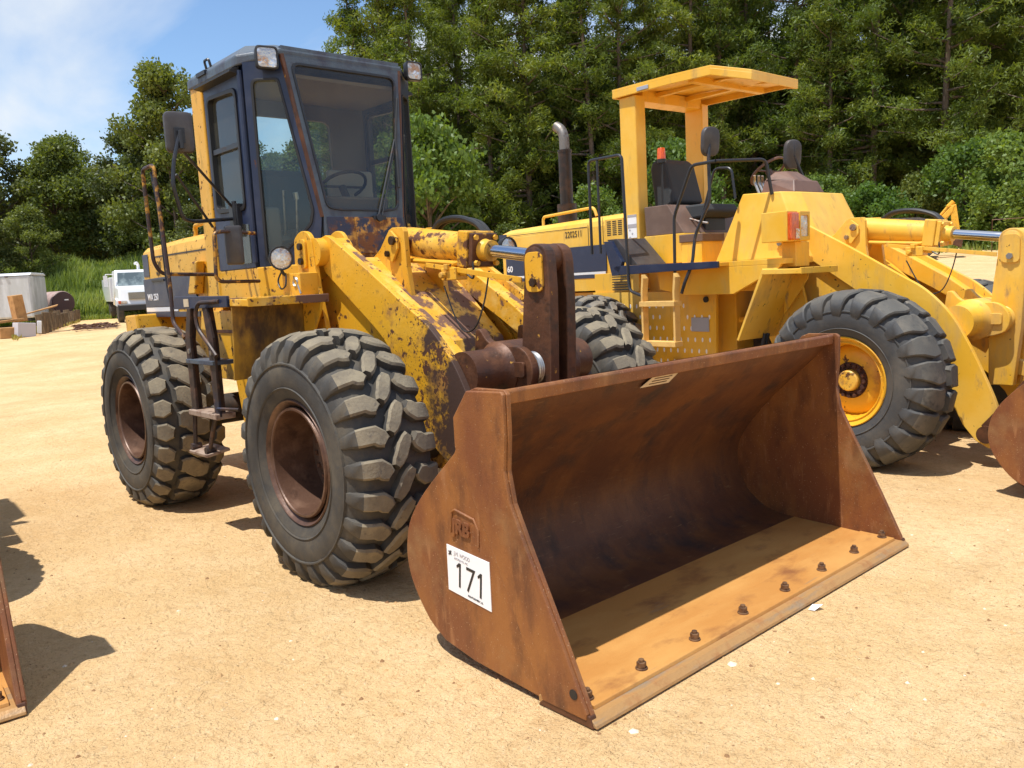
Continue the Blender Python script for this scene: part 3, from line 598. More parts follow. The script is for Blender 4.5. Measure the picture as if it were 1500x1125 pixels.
    for sg in (-1, 1):
        g = G(); g.prism([(-1.02, 1.75), (-.70, 1.80), (-.30, 1.55), (-.05, 1.30), (.10, .95), (.12, .55), (-.9, .55)], 1, sg*.478, sg*.455); g.build('frame_side', body, T, bevel=.004)
        # cylinder bracket: triangular plate standing on the frame
        g = G(); g.prism([(-.80, 1.87), (-.68, 1.94), (-.56, 2.06), (-.52, 2.075), (-.40, 2.07), (-.385, 2.04), (-.375, 1.80), (-.33, 1.50), (-.36, 1.46)], 1, sg*.165, sg*.125); br = g.build('cylinder_bracket', body, T, bevel=.004)
        g = G(); g.plate([(-.56, sg*.185, 1.99), (-.50, sg*.185, 2.055), (-.43, sg*.185, 2.00), (-.43, sg*.185, 1.93), (-.50, sg*.185, 1.84), (-.57, sg*.185, 1.87)], .018); g.build('lock_plate', body, br, bevel=.003)
        g = G(); g.cyl((-.475, sg*.19, 1.985), (-.475, sg*.215, 1.985), .030, n=16); g.cyl((-.54, sg*.19, 1.90), (-.54, sg*.215, 1.90), .022, n=6); g.build('lock_bolt', 'greasy' if worn else 'steel', br)
        # tower ears either side of the arm
        ear = [(-1.22, 1.78)]+cat2([(-1.10, 1.80), (-1.085, 2.0), (-1.06, 2.05), (-.98, 2.085), (-.90, 2.075), (-.85, 2.03), (-.835, 1.96)], 3)+[(-.80, 1.70), (-.70, 1.30), (-.62, .90), (-.95, .70), (-1.2, 1.2)]
        g = G(); g.prism(ear, 1, sg*.61, sg*.575); tw = g.build('boom_tower', body, T, bevel=.005)
        g = G(); g.prism(ear, 1, sg*.34, sg*.31); g.build('inner_ear', body, tw, bevel=.005)
        g = G(); g.prism(rl2([(-1.0, 1.83), (-1.0, 2.03), (-.905, 2.03), (-.905, 1.83)], .04), 1, sg*.611, sg*.628); g.build('lock_plate', body, tw, bevel=.003)
        g = G(); g.cyl((-.955, sg*.628, 1.98), (-.955, sg*.65, 1.98), .024, n=8); g.cyl((-.955, sg*.628, 1.88), (-.955, sg*.65, 1.88), .024, n=8); g.build('lock_bolt', 'greasy' if worn else 'steel', tw)
        # fender: short top plate and a panel behind the tyre
        if worn: px, tp = [(-.87, 1.60), (-.89, 1.35), (-.93, 1.12), (-.945, 1.12), (-.90, 1.36), (-.885, 1.60)], (-.885, -.62)
        else: px, tp = [(-.74, 1.64), (-1.02, 1.02), (-1.04, 1.03), (-.76, 1.66)], (-.765, -.38)
        g = G(); g.prism(px, 1, sg*1.20, sg*.62); fe = g.build('front_fender', 'yellow_dirty' if worn else body, T, bevel=.003)
        g = G(); g.prism([(tp[0], 1.605), (tp[0], 1.650), (tp[1], 1.642), (tp[1], 1.600)], 1, sg*1.205, sg*1.15)
        g.prism([(tp[0], 1.632), (tp[0], 1.648), (tp[1], 1.640), (tp[1], 1.624)], 1, sg*1.15, sg*.64); g.prism([(tp[1]-.012, 1.598), (tp[1]-.012, 1.652), (tp[1]+.003, 1.652), (tp[1]+.003, 1.598)], 1, sg*1.206, sg*.635); g.build('fender_top', 'yellow_top' if worn else body, fe, bevel=.004)
        g = G(); g.prism([(-.95, 1.15), (-.92, 1.60), (-1.02, 1.60), (-1.25, 1.50), (-1.15, 1.2)], 1, sg*.66, sg*.62); g.prism([(-.88, 1.22), (-.86, 1.60), (-.62, 1.60), (-.64, 1.54)], 1, sg*.70, sg*.68); g.build('fender_bracket', body, fe, bevel=.003)
    g = G(); g.cyl((0, -.86, .69), (0, .86, .69), .13, n=24); g.lathe([(-.22, .14), (-.15, .24), (.15, .24), (.22, .14)], (0, 0, .69), 1, 24); g.lathe([(-.90, .17), (-.72, .20), (-.70, .13)], (0, 0, .69), 1, 24); g.lathe([(.90, .17), (.72, .20), (.70, .13)], (0, 0, .69), 1, 24); g.build('front_axle', 'concealed', T, smooth=True)
    make_bucket(T, **bucket_kw)
def rl2(pts, r): return [(v.x, v.y) for v in rloop([(a, b, 0) for a, b in pts], r, 4)]

# ------------------------------------------------------------------ loader with the closed cab
def work_light(T, c, r, face=(1, -.12, 0), square=False, bracket=None, name='work_light'):
    f = Vector(face).normalized(); c = Vector(c); up = Vector((0, 0, 1)); sd = up.cross(f).normalized(); up = f.cross(sd)
    g = G()
    if square:
        h = r
        def loop(off, k, rr): return rloop([c+f*off+sd*a*h*k+up*b*h*k for a, b in ((-1, -1), (1, -1), (1, 1), (-1, 1))], rr, 4)
        loops = [loop(-.07, .55, .02), loop(-.02, 1.0, .03), loop(.03, 1.04, .03), loop(.035, .90, .025), loop(.026, .86, .025)]
        n = len(loops[0]); vs = [p for l in loops for p in l]; g.add(vs, [(i*n+j, i*n+(j+1) % n, (i+1)*n+(j+1) % n, (i+1)*n+j) for i in range(4) for j in range(n)]+[tuple(range(n))])
        w = g.build(name, 'black', T, smooth=True); g = G(); L0 = loop(.027, .87, .025); cc = c+f*.034; g.add([cc]+L0, [(0, 1+i, 1+(i+1) % n) for i in range(n)]); g.build('lens', 'lens', w, smooth=True)
    else:
        n = 28; rings = [(-.10, .35), (-.07, .7), (-.02, .98), (.015, 1.05), (.03, 1.04), (.03, .92), (.02, .90)]
        vs = [c+f*o+(sd*math.cos(2*PI*j/n)+up*math.sin(2*PI*j/n))*r*k for o, k in rings for j in range(n)]
        g.add(vs, [(i*n+j, i*n+(j+1) % n, (i+1)*n+(j+1) % n, (i+1)*n+j) for i in range(len(rings)-1) for j in range(n)]+[tuple(range(n))])
        w = g.build(name, 'black', T, smooth=True); g = G(); cc = c+f*.035; R0 = [c+f*.02+(sd*math.cos(2*PI*j/n)+up*math.sin(2*PI*j/n))*r*.91 for j in range(n)]
        g.add([cc]+R0, [(0, 1+i, 1+(i+1) % n) for i in range(n)]); g.build('lens', 'lens', w, smooth=True)
    if bracket: g = G(); g.tube([c-f*.03]+[Vector(b) for b in bracket], .012, 8, .03); g.build('lamp_bracket', 'black_iron', w, smooth=True)
    return w
def mirror_head(T, c, w_, h_, face, rad=.04):
    f = Vector(face).normalized(); c = Vector(c); up = Vector((0, 0, 1)); sd = up.cross(f).normalized(); up = f.cross(sd)
    def loop(off, k): return rloop([c+f*off+sd*a*(w_/2-k)+up*b*(h_/2-k) for a, b in ((-1, -1), (1, -1), (1, 1), (-1, 1))], max(rad-k*.5, .006), 5)
    ls = [loop(.022, .022), loop(.016, .006), loop(0, 0), loop(-.022, 0), loop(-.022, .014), loop(-.016, .018)]; n = len(ls[0]); g = G()
    g.add([p for l in ls for p in l], [(i*n+j, i*n+(j+1) % n, (i+1)*n+(j+1) % n, (i+1)*n+j) for i in range(len(ls)-1) for j in range(n)]+[tuple(range(n))])
    m = g.build('mirror', 'mirror_back', T, smooth=True)
    g = G(); L0 = loop(-.017, .017); g.add(L0, [tuple(range(n))]); g.build('mirror_glass', 'mirror_glass', m)
    return m
def cab_loader(label):
    T = empty('wheel_loader', (0, 0, 0), 0, label, 'wheel loader')
    front_end(T, True, {})
    for sg in (-1, 1):
        wheel(T, 0, sg*1.05, .705, sg, 'block', 'deep', .18)
        wheel(T, -2.80, sg*1.05, .705, sg, 'zigzag', 'deep', .05)
    g = G(); g.cyl((-2.8, -.86, .69), (-2.8, .86, .69), .13, n=24); g.lathe([(-.22, .14), (-.15, .24), (.15, .24), (.22, .14)], (-2.8, 0, .69), 1, 24); g.build('rear_axle', 'concealed', T, smooth=True)
    # centre hinge and rear frame
    g = G(); g.box(-1.25, -.6, -.30, .30, .55, 1.25); g.cyl((-1.2, 0, .45), (-1.2, 0, 1.35), .14, n=20); g.cyl((-1.5, .1, .62), (-.3, .1, .62), .05, n=14); g.build('hinge_frame', 'concealed', T, bevel=.01)
    g = G(); g.prism([(-4.05, .95), (-4.05, 1.54), (-1.62, 1.55), (-1.50, 1.2), (-1.45, .62), (-2.05, .50), (-2.35, .95)], 1, -.48, .48); g.build('rear_frame', 'yellow_worn', T, bevel=.006)
    for sg in (-1, 1):
        g = G(); g.prism([(-2.75, 1.40), (-2.70, 1.55), (-1.62, 1.56), (-1.66, 1.30), (-1.62, .46), (-2.02, .50), (-2.14, 1.0), (-2.36, 1.36)], 1, sg*.66, sg*.62)
        f = g.build('side_panel', 'yellow_worn', T, bevel=.004)
        g = G()
        for i in range(7):
            for j in range(3+i % 2): g.cyl((-1.78-.05*j-.02*(i % 2), sg*.657, 1.42-.09*i-.02*j), (-1.78-.05*j-.02*(i % 2), sg*.663, 1.42-.09*i-.02*j), .013, n=8)
        g.build('vent_holes', 'black', f)
        g = G(); g.box(-2.5, -1.8, sg*.661 if sg > 0 else -.668, sg*.668 if sg > 0 else -.661, 1.375, 1.40); g.build('panel_seam', 'rusty_iron', f)
    # hood
    cs = [(-.62, 1.535), (-.62, 2.06), (-.605, 2.13), (-.56, 2.175), (-.48, 2.19), (.48, 2.19), (.56, 2.175), (.605, 2.13), (.62, 2.06), (.62, 1.535)]
    def section(x, dz=0, k=1): return [(x, y*k, z+(dz if z > 2.0 else 0)) for y, z in cs]
    g = G(); secs = [section(-4.14, -.05, .97), section(-4.10, -.01), section(-3.2, .02), section(-2.36, .03)]; n = len(cs)
    g.add([p for s_ in secs for p in s_], [(i*n+j, i*n+j+1, (i+1)*n+j+1, (i+1)*n+j) for i in range(3) for j in range(n-1)]+[tuple(range(n)), tuple(range(4*n-1, 3*n-1, -1)), (0, n, n-1+n, n-1), (n, 2*n, 3*n-1, 2*n-1), (2*n, 3*n, 4*n-1, 3*n-1)])
    hood = g.build('hood', 'yellow_worn', T, bevel=.004)
    for sg in (-1, 1):
        s = sg
        def bx_(name, m, x0, x1, z0, z1, d, e=.003):
            g = G(); g.box(x0, x1, min(s*.621, s*(.621+d)), max(s*.621, s*(.621+d)), z0, z1); return g.build(name, m, hood, bevel=e)
        g = G(); g.prism([(-4.10, 1.60), (-4.10, 1.865), (-2.93, 1.885), (-2.80, 1.60)], 1, s*.621, s*.632); g.build('navy_panel', 'navy', hood, bevel=.002)
        bx_('white_stripe', 'white_stripe', -4.10, -3.30, 1.555, 1.598, .009); bx_('lower_stripe', 'navy', -4.10, -2.8, 1.505, 1.552, .009)
        bx_('hood_groove', 'ink', -3.86, -2.45, 2.060, 2.072, .002, 0)
        bx_('panel_handle', 'black', -3.86, -3.55, 1.835, 1.858, .02)
        bx_('badge_plate', 'navy', -4.09, -3.94, 1.89, 2.10, .004)
    # tail
    g = G(); g.prism([(-4.16, 1.33), (-4.16, 1.53), (-3.86, 1.54), (-3.82, 1.36), (-4.0, 1.22)], 1, -.82, .82); g.prism([(-4.22, .85), (-4.22, 1.33), (-4.05, 1.5), (-3.75, 1.3), (-3.7, .9)], 1, -.75, .75); g.build('counterweight', 'yellow_worn', T, bevel=.015)
    g = G(); g.tube([(-2.98, -.53, 2.20), (-2.98, -.53, 2.29), (-2.20, -.53, 2.33)], .020, 10, .06); g.build('hood_rail', 'yellow_worn', T, smooth=True)
    g = G(); g.cyl((-3.3, .2, 2.15), (-3.3, .2, 2.40), .10, n=20); g.cyl((-3.3, .2, 2.40), (-3.3, .2, 2.42), .13, n=20); g.build('air_cleaner', 'black_iron', T, smooth=True)
    for p_, sz, tx, z in ((-3.885, .105, '230', 2.0-.04), (-3.885, .06, 'WA', 1.90)): text('hood_number' if tx == '230' else 'hood_letters', tx, sz, 'ink', T, (p_+.12, -.6225, z-.01), RY, .001, .9)
    text('model_letters', 'WA 250', .085, 'white_stripe', T, (-4.02, -.6335, 1.665), RY, .001, .95, .002)
    # cab body below the glass
    g = G(); g.prism([(-2.30, -.72), (-1.45, -.72), (-1.02, -.60), (-1.02, .60), (-1.45, .72), (-2.30, .72)], 2, 1.60, 1.865); g.build('cab_base', 'yellow_worn', T, bevel=.008)
    cab = bpy.data.objects.new('cab', None); COL.objects.link(cab); cab.parent = T
    XR, XF = -2.10, -1.44
    def cor(y): return -1.44+.889*(y+.70)          # corner plane, y on the right side (negative)
    for sg in (-1, 1):
        side = lambda x, z: (x, sg*.70, z)
        # side wall with window
        g = G(); O = rloop([side(XR, 1.865), side(XF-.03, 1.865), side(XF-.03, 3.30), side(XR, 3.30)], .004); I = rloop([side(XR+.05, 2.30), side(-1.535, 2.28), side(-1.535, 3.15), side(XR+.05, 3.17)], .07)
        g.ring(O, I, .045); g.build('door', 'navy', cab, bevel=.003)
        g = G(); I2 = rloop([side(XR+.08, 2.33), side(-1.565, 2.31), side(-1.565, 3.12), side(XR+.08, 3.14)], .05); g.ring([Vector(p)+Vector((0, sg*.012, 0)) for p in I], [Vector(p)+Vector((0, sg*.012, 0)) for p in I2], .045); g.build('window_frame', 'black', cab, bevel=.003)
        g = G(); g.add([Vector(p) for p in I2], [tuple(range(len(I2)))]); g.build('side_window', 'glass_side', cab)
        g = G(); g.box(XR+.08, -1.565, sg*.71-.015, sg*.71+.015, 2.735, 2.775); g.build('window_rail', 'black_iron', cab, bevel=.003)
        g = G(); g.cyl((XF-.035, sg*.715, 1.9), (XF-.035, sg*.715, 3.25), .022, n=10); g.build('door_hinge_post', 'navy', cab, smooth=True)
        # small lower door glass
        g = G(); g.plate([(-1.72, sg*.727, 1.90), (-1.52, sg*.727, 1.90), (-1.52, sg*.727, 2.18), (-1.72, sg*.727, 2.20)], .006); g.build('lower_window', 'glass_dark', cab)
        # corner panel
        cp = lambda y, z, d=0: (cor(-abs(y))+d*.745, sg*(abs(y))+sg*d*.667, z)
        Oc = rloop([cp(.70, 1.86), cp(.52, 1.86), cp(.36, 2.02), cp(.345, 2.20), cp(.50, 3.36), cp(.70, 3.30)], .004)
        Ic = rloop([cp(.665, 1.90), cp(.60, 1.90), cp(.40, 2.15), cp(.382, 2.25), cp(.515, 3.18), cp(.665, 3.18)], [.03, .03, .03, .03, .03, .05])
        g = G(); g.ring(Oc, Ic, .035); g.build('corner_frame', 'navy', cab, bevel=.003)
        Ic2 = rloop([cp(.652, 1.915), cp(.607, 1.915), cp(.415, 2.155), cp(.397, 2.25), cp(.525, 3.165), cp(.652, 3.165)], [.02, .03, .03, .03, .03, .04])
        g = G(); off = Vector((.745*.01, sg*.667*.01, 0)); g.ring([p+off for p in Ic], [p+off for p in Ic2], .03); g.build('corner_seal', 'black', cab, bevel=.002)
        g = G(); g.add(Ic2, [tuple(range(len(Ic2)))]); g.build('corner_window', 'glass', cab)
        # slanting pillar between corner glass and windscreen
        g = G(); g.tube([(-1.120, sg*.345, 2.20), (-1.250, sg*.497, 3.34)], .020, 8); g.build('front_pillar', 'rusty_iron', cab, smooth=True)
        # yellow rear post
        g = G(); g.prism(rl2([(-2.33, sg*.73), (-2.12, sg*.73), (-2.12, sg*.60), (-2.33, sg*.60)], .018), 2, 1.58, 3.325); g.build('rear_post', 'yellow_worn', cab, bevel=.012)
        # rain gutter over the door
        g = G(); g.prism([(sg*.70, 3.22), (sg*.79, 3.235), (sg*.79, 3.25), (sg*.70, 3.285)], 0, -2.12, -1.47); g.build('rain_gutter', 'black', cab, bevel=.002)
    # windscreen panel
    def fp(y, z, d=0): t = (z-2.20)/(3.36-2.20); return (-1.118-.140*t+d, y, z)
    Of = rloop([fp(-.345, 1.90), fp(.345, 1.90), fp(.345, 2.20), fp(.50, 3.40), fp(-.50, 3.40), fp(-.345, 2.20)], .003)
    If = rloop([fp(-.20, 2.245), fp(.20, 2.245), fp(.315, 2.26), fp(.448, 3.29), fp(-.448, 3.29), fp(-.315, 2.26)], [.002, .002, .05, .08, .08, .05])
    g = G(); g.ring(Of, If, .04); g.build('front_panel', 'navy_roof', cab, bevel=.003)
    g = G(); g.plate([fp(-.33, 1.905, .024), fp(.33, 1.905, .024), fp(.325, 2.20, .024), fp(-.325, 2.20, .024)], .008); g.plate([fp(-.10, 1.93, .034), fp(.25, 1.93, .034), fp(.25, 2.19, .034), fp(-.10, 2.19, .034)], .012); g.build('lower_front_panel', 'navy_worn', cab, bevel=.002)
    If2 = rloop([fp(-.20, 2.262, .015), fp(.20, 2.262, .015), fp(.300, 2.275, .015), fp(.430, 3.272, .015), fp(-.430, 3.272, .015), fp(-.300, 2.275, .015)], [.002, .002, .04, .06, .06, .04])
    g = G(); g.ring([p+Vector((.015, 0, 0)) for p in If], If2, .03); g.build('windscreen_seal', 'black_iron', cab, bevel=.002)
    g = G(); g.add(If2, [tuple(range(len(If2)))]); g.build('windscreen', 'glass_dark', cab)
    # rear wall with window
    g = G(); O = rloop([(-2.085, -.675, 1.865), (-2.085, .675, 1.865), (-2.085, .675, 3.3), (-2.085, -.675, 3.3)], .003); I = rloop([(-2.085, -.36, 2.38), (-2.085, .34, 2.38), (-2.085, .34, 3.08), (-2.085, -.36, 3.08)], .08)
    g.ring(O, I, .04); g.build('rear_wall', 'cab_inner', cab, bevel=.003)
    g = G(); g.add(I, [tuple(range(len(I)))]); g.build('rear_window', 'glass', cab)
    # roof
    lo = [(-2.34, -.745), (-1.46, -.745), (-1.235, -.515), (-1.235, .515), (-1.46, .745), (-2.34, .745)]; up = [(-2.25, -.62), (-1.52, -.63), (-1.39, -.47), (-1.39, .47), (-1.52, .63), (-2.25, .62)]
    g = G(); vs = [(x, y, 3.275 if abs(y) > .6 else 3.335) for x, y in lo]+[(x, y, 3.345 if abs(y) > .6 else 3.375) for x, y in lo]+[(x, y, 3.44) for x, y in up]
    g.add(vs, [(5, 4, 3, 2, 1, 0), (12, 13, 14, 15, 16, 17)]+[(i, (i+1) % 6, 6+(i+1) % 6, 6+i) for i in range(6)]+[(6+i, 6+(i+1) % 6, 12+(i+1) % 6, 12+i) for i in range(6)])
    g.build('roof', 'navy_roof', cab, bevel=.012)
    g = G(); g.tube([(-2.08, -.68, 3.36), (-2.08, -.70, 3.45), (-2.00, -.70, 3.45), (-2.00, -.68, 3.37)], .010, 6, .02); g.box(-2.12, -1.96, -.76, -.69, 3.325, 3.355); g.build('roof_hook', 'black_iron', cab)
    # interior: seat, console, wheel, levers
    g = G(); g.prism([(-1.98, 2.10), (-1.84, 2.10), (-1.78, 2.22), (-1.86, 2.58), (-1.92, 2.64), (-2.00, 2.64)], 1, -.40, .06); g.prism([(-1.98, 2.02), (-1.50, 2.04), (-1.46, 2.14), (-1.90, 2.16)], 1, -.40, .06); g.build('seat', 'seat', cab, bevel=.03)
    g = G(); g.box(-1.36, -1.18, -.28, .28, 1.87, 2.36); g.box(-1.9, -1.45, -.62, -.50, 1.87, 2.30); g.box(-1.9, -1.45, .48, .62, 1.87, 2.30); g.build('console', 'cab_inner', cab, bevel=.02); g = G(); g.box(-1.56, -1.50, -.04, .36, 2.38, 2.60); g.box(-1.55, -1.50, .1, .2, 1.9, 2.38); g.build('monitor_box', 'pale_grey', cab, bevel=.02); g = G(); g.prism([(-2.05, -.66), (-1.5, -.66), (-1.28, -.46), (-1.28, .46), (-1.5, .66), (-2.05, .66)], 2, 3.20, 3.225); g.build('headliner', 'headliner', cab)
    g = G(); g.cyl((-1.30, .02, 2.25), (-1.42, .02, 2.46), .03, n=10)
    cx = Vector((-1.42, .02, 2.46)); nn = Vector((-.12, 0, .21)).normalized(); a_ = Vector((0, 1, 0)); b_ = nn.cross(a_)
    g.tube([cx+(a_*math.cos(t*PI/12)+b_*math.sin(t*PI/12))*.19 for t in range(25)], .013, 6); g.tube([cx-a_*.19, cx+a_*.19], .010, 6); g.build('steering_wheel', 'black', cab, smooth=True)
    g = G(); g.tube([(-1.45, -.38, 2.1), (-1.38, -.40, 2.36)], .008, 6); g.cyl((-1.38, -.40, 2.35), (-1.375, -.41, 2.40), .02, n=8); g.tube([(-1.52, -.44, 2.1), (-1.44, -.47, 2.42)], .008, 6); g.build('lever', 'steel', cab, smooth=True)
    # wiper
    g = G(); b0 = (-1.085, .11, 2.205); g.tube([b0, (-1.165, .36, 2.80)], .008, 6); g.tube([(-1.085, .145, 2.215), (-1.165, .372, 2.80)], .006, 6); g.cyl((-1.11, .11, 2.19), (-1.06, .11, 2.195), .028, n=12); g.box(-1.10, -1.07, .06, .17, 2.18, 2.21)
    w_ = g.build('wiper', 'black_iron', cab, smooth=True)
    g = G(); g.tube([(-1.110, .335, 2.43), (-1.165, .372, 2.82), (-1.195, .43, 3.12)], .011, 6); g.build('wiper_blade', 'hose', w_, smooth=True)
    work_light(T, (-1.26, -.61, 3.30), .075, (1, -.22, .02), True, [(-1.34, -.60, 3.30), (-1.37, -.60, 3.36)]); work_light(T, (-1.26, .645, 3.36), .070, (1, -.05, .02), True, [(-1.34, .64, 3.36), (-1.37, .6, 3.36)])
    work_light(T, (-.98, -.775, 1.905), .078, (1, -.25, .0), False, [(-1.0, -.76, 1.80), (-1.0, -.70, 1.78)], 'headlamp'); work_light(T, (-.63, .985, 1.925), .085, (1, .0, .02), False, [(-.7, .90, 1.85), (-.8, .66, 1.8)], 'headlamp')
    g = G(); g.tube(star_catmull([(-.99, -.76, 1.83), (-1.03, -.78, 1.76), (-.98, -.79, 1.70), (-.93, -.78, 1.72), (-.95, -.76, 1.79)], 5), .006, 6); g.build('cable', 'hose', T, smooth=True)
    # mirrors
    m = mirror_head(T, (-1.40, -1.215, 2.775), .185, .27, (1, -.25, .02))
    g = G(); g.plate([(-1.372, -1.26, 2.70), (-1.372, -1.19, 2.70), (-1.372, -1.19, 2.80), (-1.372, -1.26, 2.80)], .008); g.cyl((-1.355, -1.225, 2.66), (-1.355, -1.225, 2.78), .016, n=8); g.build('mirror_clamp', 'black_iron', m, bevel=.002)
    g = G(); g.tube([(-1.372, -1.225, 2.76), (-1.35, -1.29, 2.58), (-1.33, -1.32, 2.42), (-1.37, -1.26, 2.20), (-1.46, -1.15, 2.19), (-1.73, -.72, 2.24)], .0135, 8, .05); g.build('mirror_arm', 'black_iron', m, smooth=True)
    g = G(); g.tube([(-1.38, -1.23, 2.67), (-1.70, -.73, 2.29)], .010, 8); g.tube([(-1.36, -1.28, 2.49), (-1.58, -.97, 2.165)], .010, 8); g.build('mirror_brace', 'black_iron', m, smooth=True)
    g = G(); g.box(-1.76, -1.62, -.76, -.71, 2.16, 2.34); g.cyl((-1.66, -.76, 2.10), (-1.66, -.76, 2.36), .018, n=8); g.build('mirror_bracket', 'black_iron', m, bevel=.003)
    mirror_head(T, (-1.34, -.93, 2.02), .12, .27, (1, -.3, .0), .02)
    g = G(); g.tube([(-1.40, -.74, 2.105), (-1.33, -.98, 2.115), (-1.30, -1.085, 2.105), (-1.30, -1.10, 1.80), (-1.30, -1.07, 1.77), (-1.40, -.74, 1.765)], .013, 8, .035); g.build('grab_handle', 'rail_iron', T, smooth=True)
    # platform, ladder, hand rails
    g = G(); g.prism([(-1.83, 1.595), (-1.79, 1.685), (-.905, 1.672), (-.905, 1.600)], 1, -1.215, -1.195); pf = g.build('platform', 'navy', T, bevel=.003)
    g = G(); g.box(-1.80, -.905, -1.195, -.72, 1.625, 1.655); g.build('platform_deck', 'yellow_top', pf, bevel=.003)
    g = G(); g.box(-1.80, -.905, .72, 1.2, 1.60, 1.655); g.build('platform_deck', 'yellow_top', pf, bevel=.003)
    g = G(); g.plate([(-1.62, -1.217, 1.61), (-1.53, -1.217, 1.61), (-1.53, -1.217, 1.665), (-1.62, -1.217, 1.665)], .002); g.build('warning_label', 'cream', pf)
    g = G(); g.prism([(-2.86, 1.70), (-2.72, 1.97), (-2.60, 1.97), (-2.70, 1.70)], 1, -.70, -.625); g.build('side_box', 'yellow_worn', T, bevel=.012)
    ld = bpy.data.objects.new('ladder', None); COL.objects.link(ld); ld.parent = T
    for x0, x1 in ((-1.50, -1.58), (-1.235, -1.19)):
        g = G(); g.prism([(x0-.03, 1.60), (x0+.035, 1.60), (x1+.055, 1.40), (x1+.05, .86), (x1-.03, .86), (x1-.035, 1.38)], 1, -1.235, -1.215); g.prism([(x0-.03, 1.60), (x0-.02, 1.60), (x1-.025, 1.38), (x1-.02, .86), (x1-.03, .86), (x1-.035, 1.38)], 1, -1.22, -1.16); g.build('stringer', 'ladder_iron', ld, bevel=.003)
    g = G(); g.box(-1.60, -1.14, -1.25, -1.10, 1.215, 1.245); g.build('step', 'navy_roof', ld, bevel=.003)
    g = G(); g.box(-1.62, -1.14, -1.26, -1.12, .845, .885); g.build('step', 'step', ld, bevel=.006)
    g = G(); g.plate([(-1.66, -1.27, .575), (-1.34, -1.27, .575), (-1.34, -1.10, .60), (-1.66, -1.10, .60)], .022); g.build('step', 'step', ld, bevel=.004)
    for x0, x1 in ((-1.60, -1.63), (-1.22, -1.38)):
        g = G(); zz = .86; g.tube([(x0, -1.22, .88), ((x0+x1)/2, -1.225, .76), (x1, -1.23, .60)], .016, 8); g.cyl((x1, -1.26, .61), (x1, -1.19, .61), .026, n=8); g.cyl((x0, -1.25, .87), (x0, -1.19, .87), .022, n=8); g.build('step_chain', 'ladder_iron', ld, smooth=True)
    for x, z in ((-1.55, 1.30), (-1.17, 1.30)):
        g = G(); g.cyl((x, -1.234, z), (x, -1.246, z), .018, n=8); g.build('step_bolt', 'steel', ld)
    g = G(); g.tube([(-2.16, -.66, 1.80), (-2.16, -.68, 1.84), (-2.17, -1.15, 1.86), (-2.17, -1.20, 1.95), (-2.20, -1.20, 2.635), (-1.97, -1.20, 2.64), (-1.885, -1.20, 1.75), (-1.86, -1.215, 1.50), (-1.64, -1.225, 1.39)], .0145, 9, .05); g.build('hand_rail', 'rail_iron', T, smooth=True)
    g = G(); g.tube([(-2.06, -1.19, 2.60), (-1.99, -1.19, 2.35), (-1.97, -1.19, 1.78), (-1.93, -1.19, 1.62)], .010, 8, .05); g.build('hand_rail', 'black_iron', T, smooth=True)
    g = G(); g.tube([(-1.02, -1.215, 1.64), (-1.30, -1.245, 1.635), (-1.35, -1.25, 1.56), (-1.33, -1.25, 1.46), (-1.20, -1.24, 1.36), (-1.10, -1.235, 1.28)], .014, 8, .05); g.build('hand_rail', 'ladder_iron', T, smooth=True)
    g = G(); g.tube([(-1.16, -1.235, .92), (-.90, -1.20, .93)], .012, 6); g.build('tie_bar', 'ladder_iron', T)
    g = G(); g.lathe([(-.05, .10), (-.05, .13), (.05, .13), (.05, .10)], (-1.28, -.80, 1.0), 1, 20); g.box(-1.38, -1.18, -.78, -.62, .88, 1.08); g.build('red_lock_bar', 'red', T, bevel=.01)
    g = G(); g.lathe([(-.01, .028), (.0, .036), (.01, .028), (.0, .022), (-.01, .028)], (-.86, -.74, 1.74), 1, 16); g.tube([(-.83, -.74, 1.72), (-.80, -.74, 1.66)], .008, 6); g.build('tow_ring', 'steel', T, smooth=True)
    g = G(); g.box(-1.05, -.80, -.74, -.60, 1.64, 1.80); g.build('lamp_base', 'yellow_worn', T, bevel=.006)
    return T

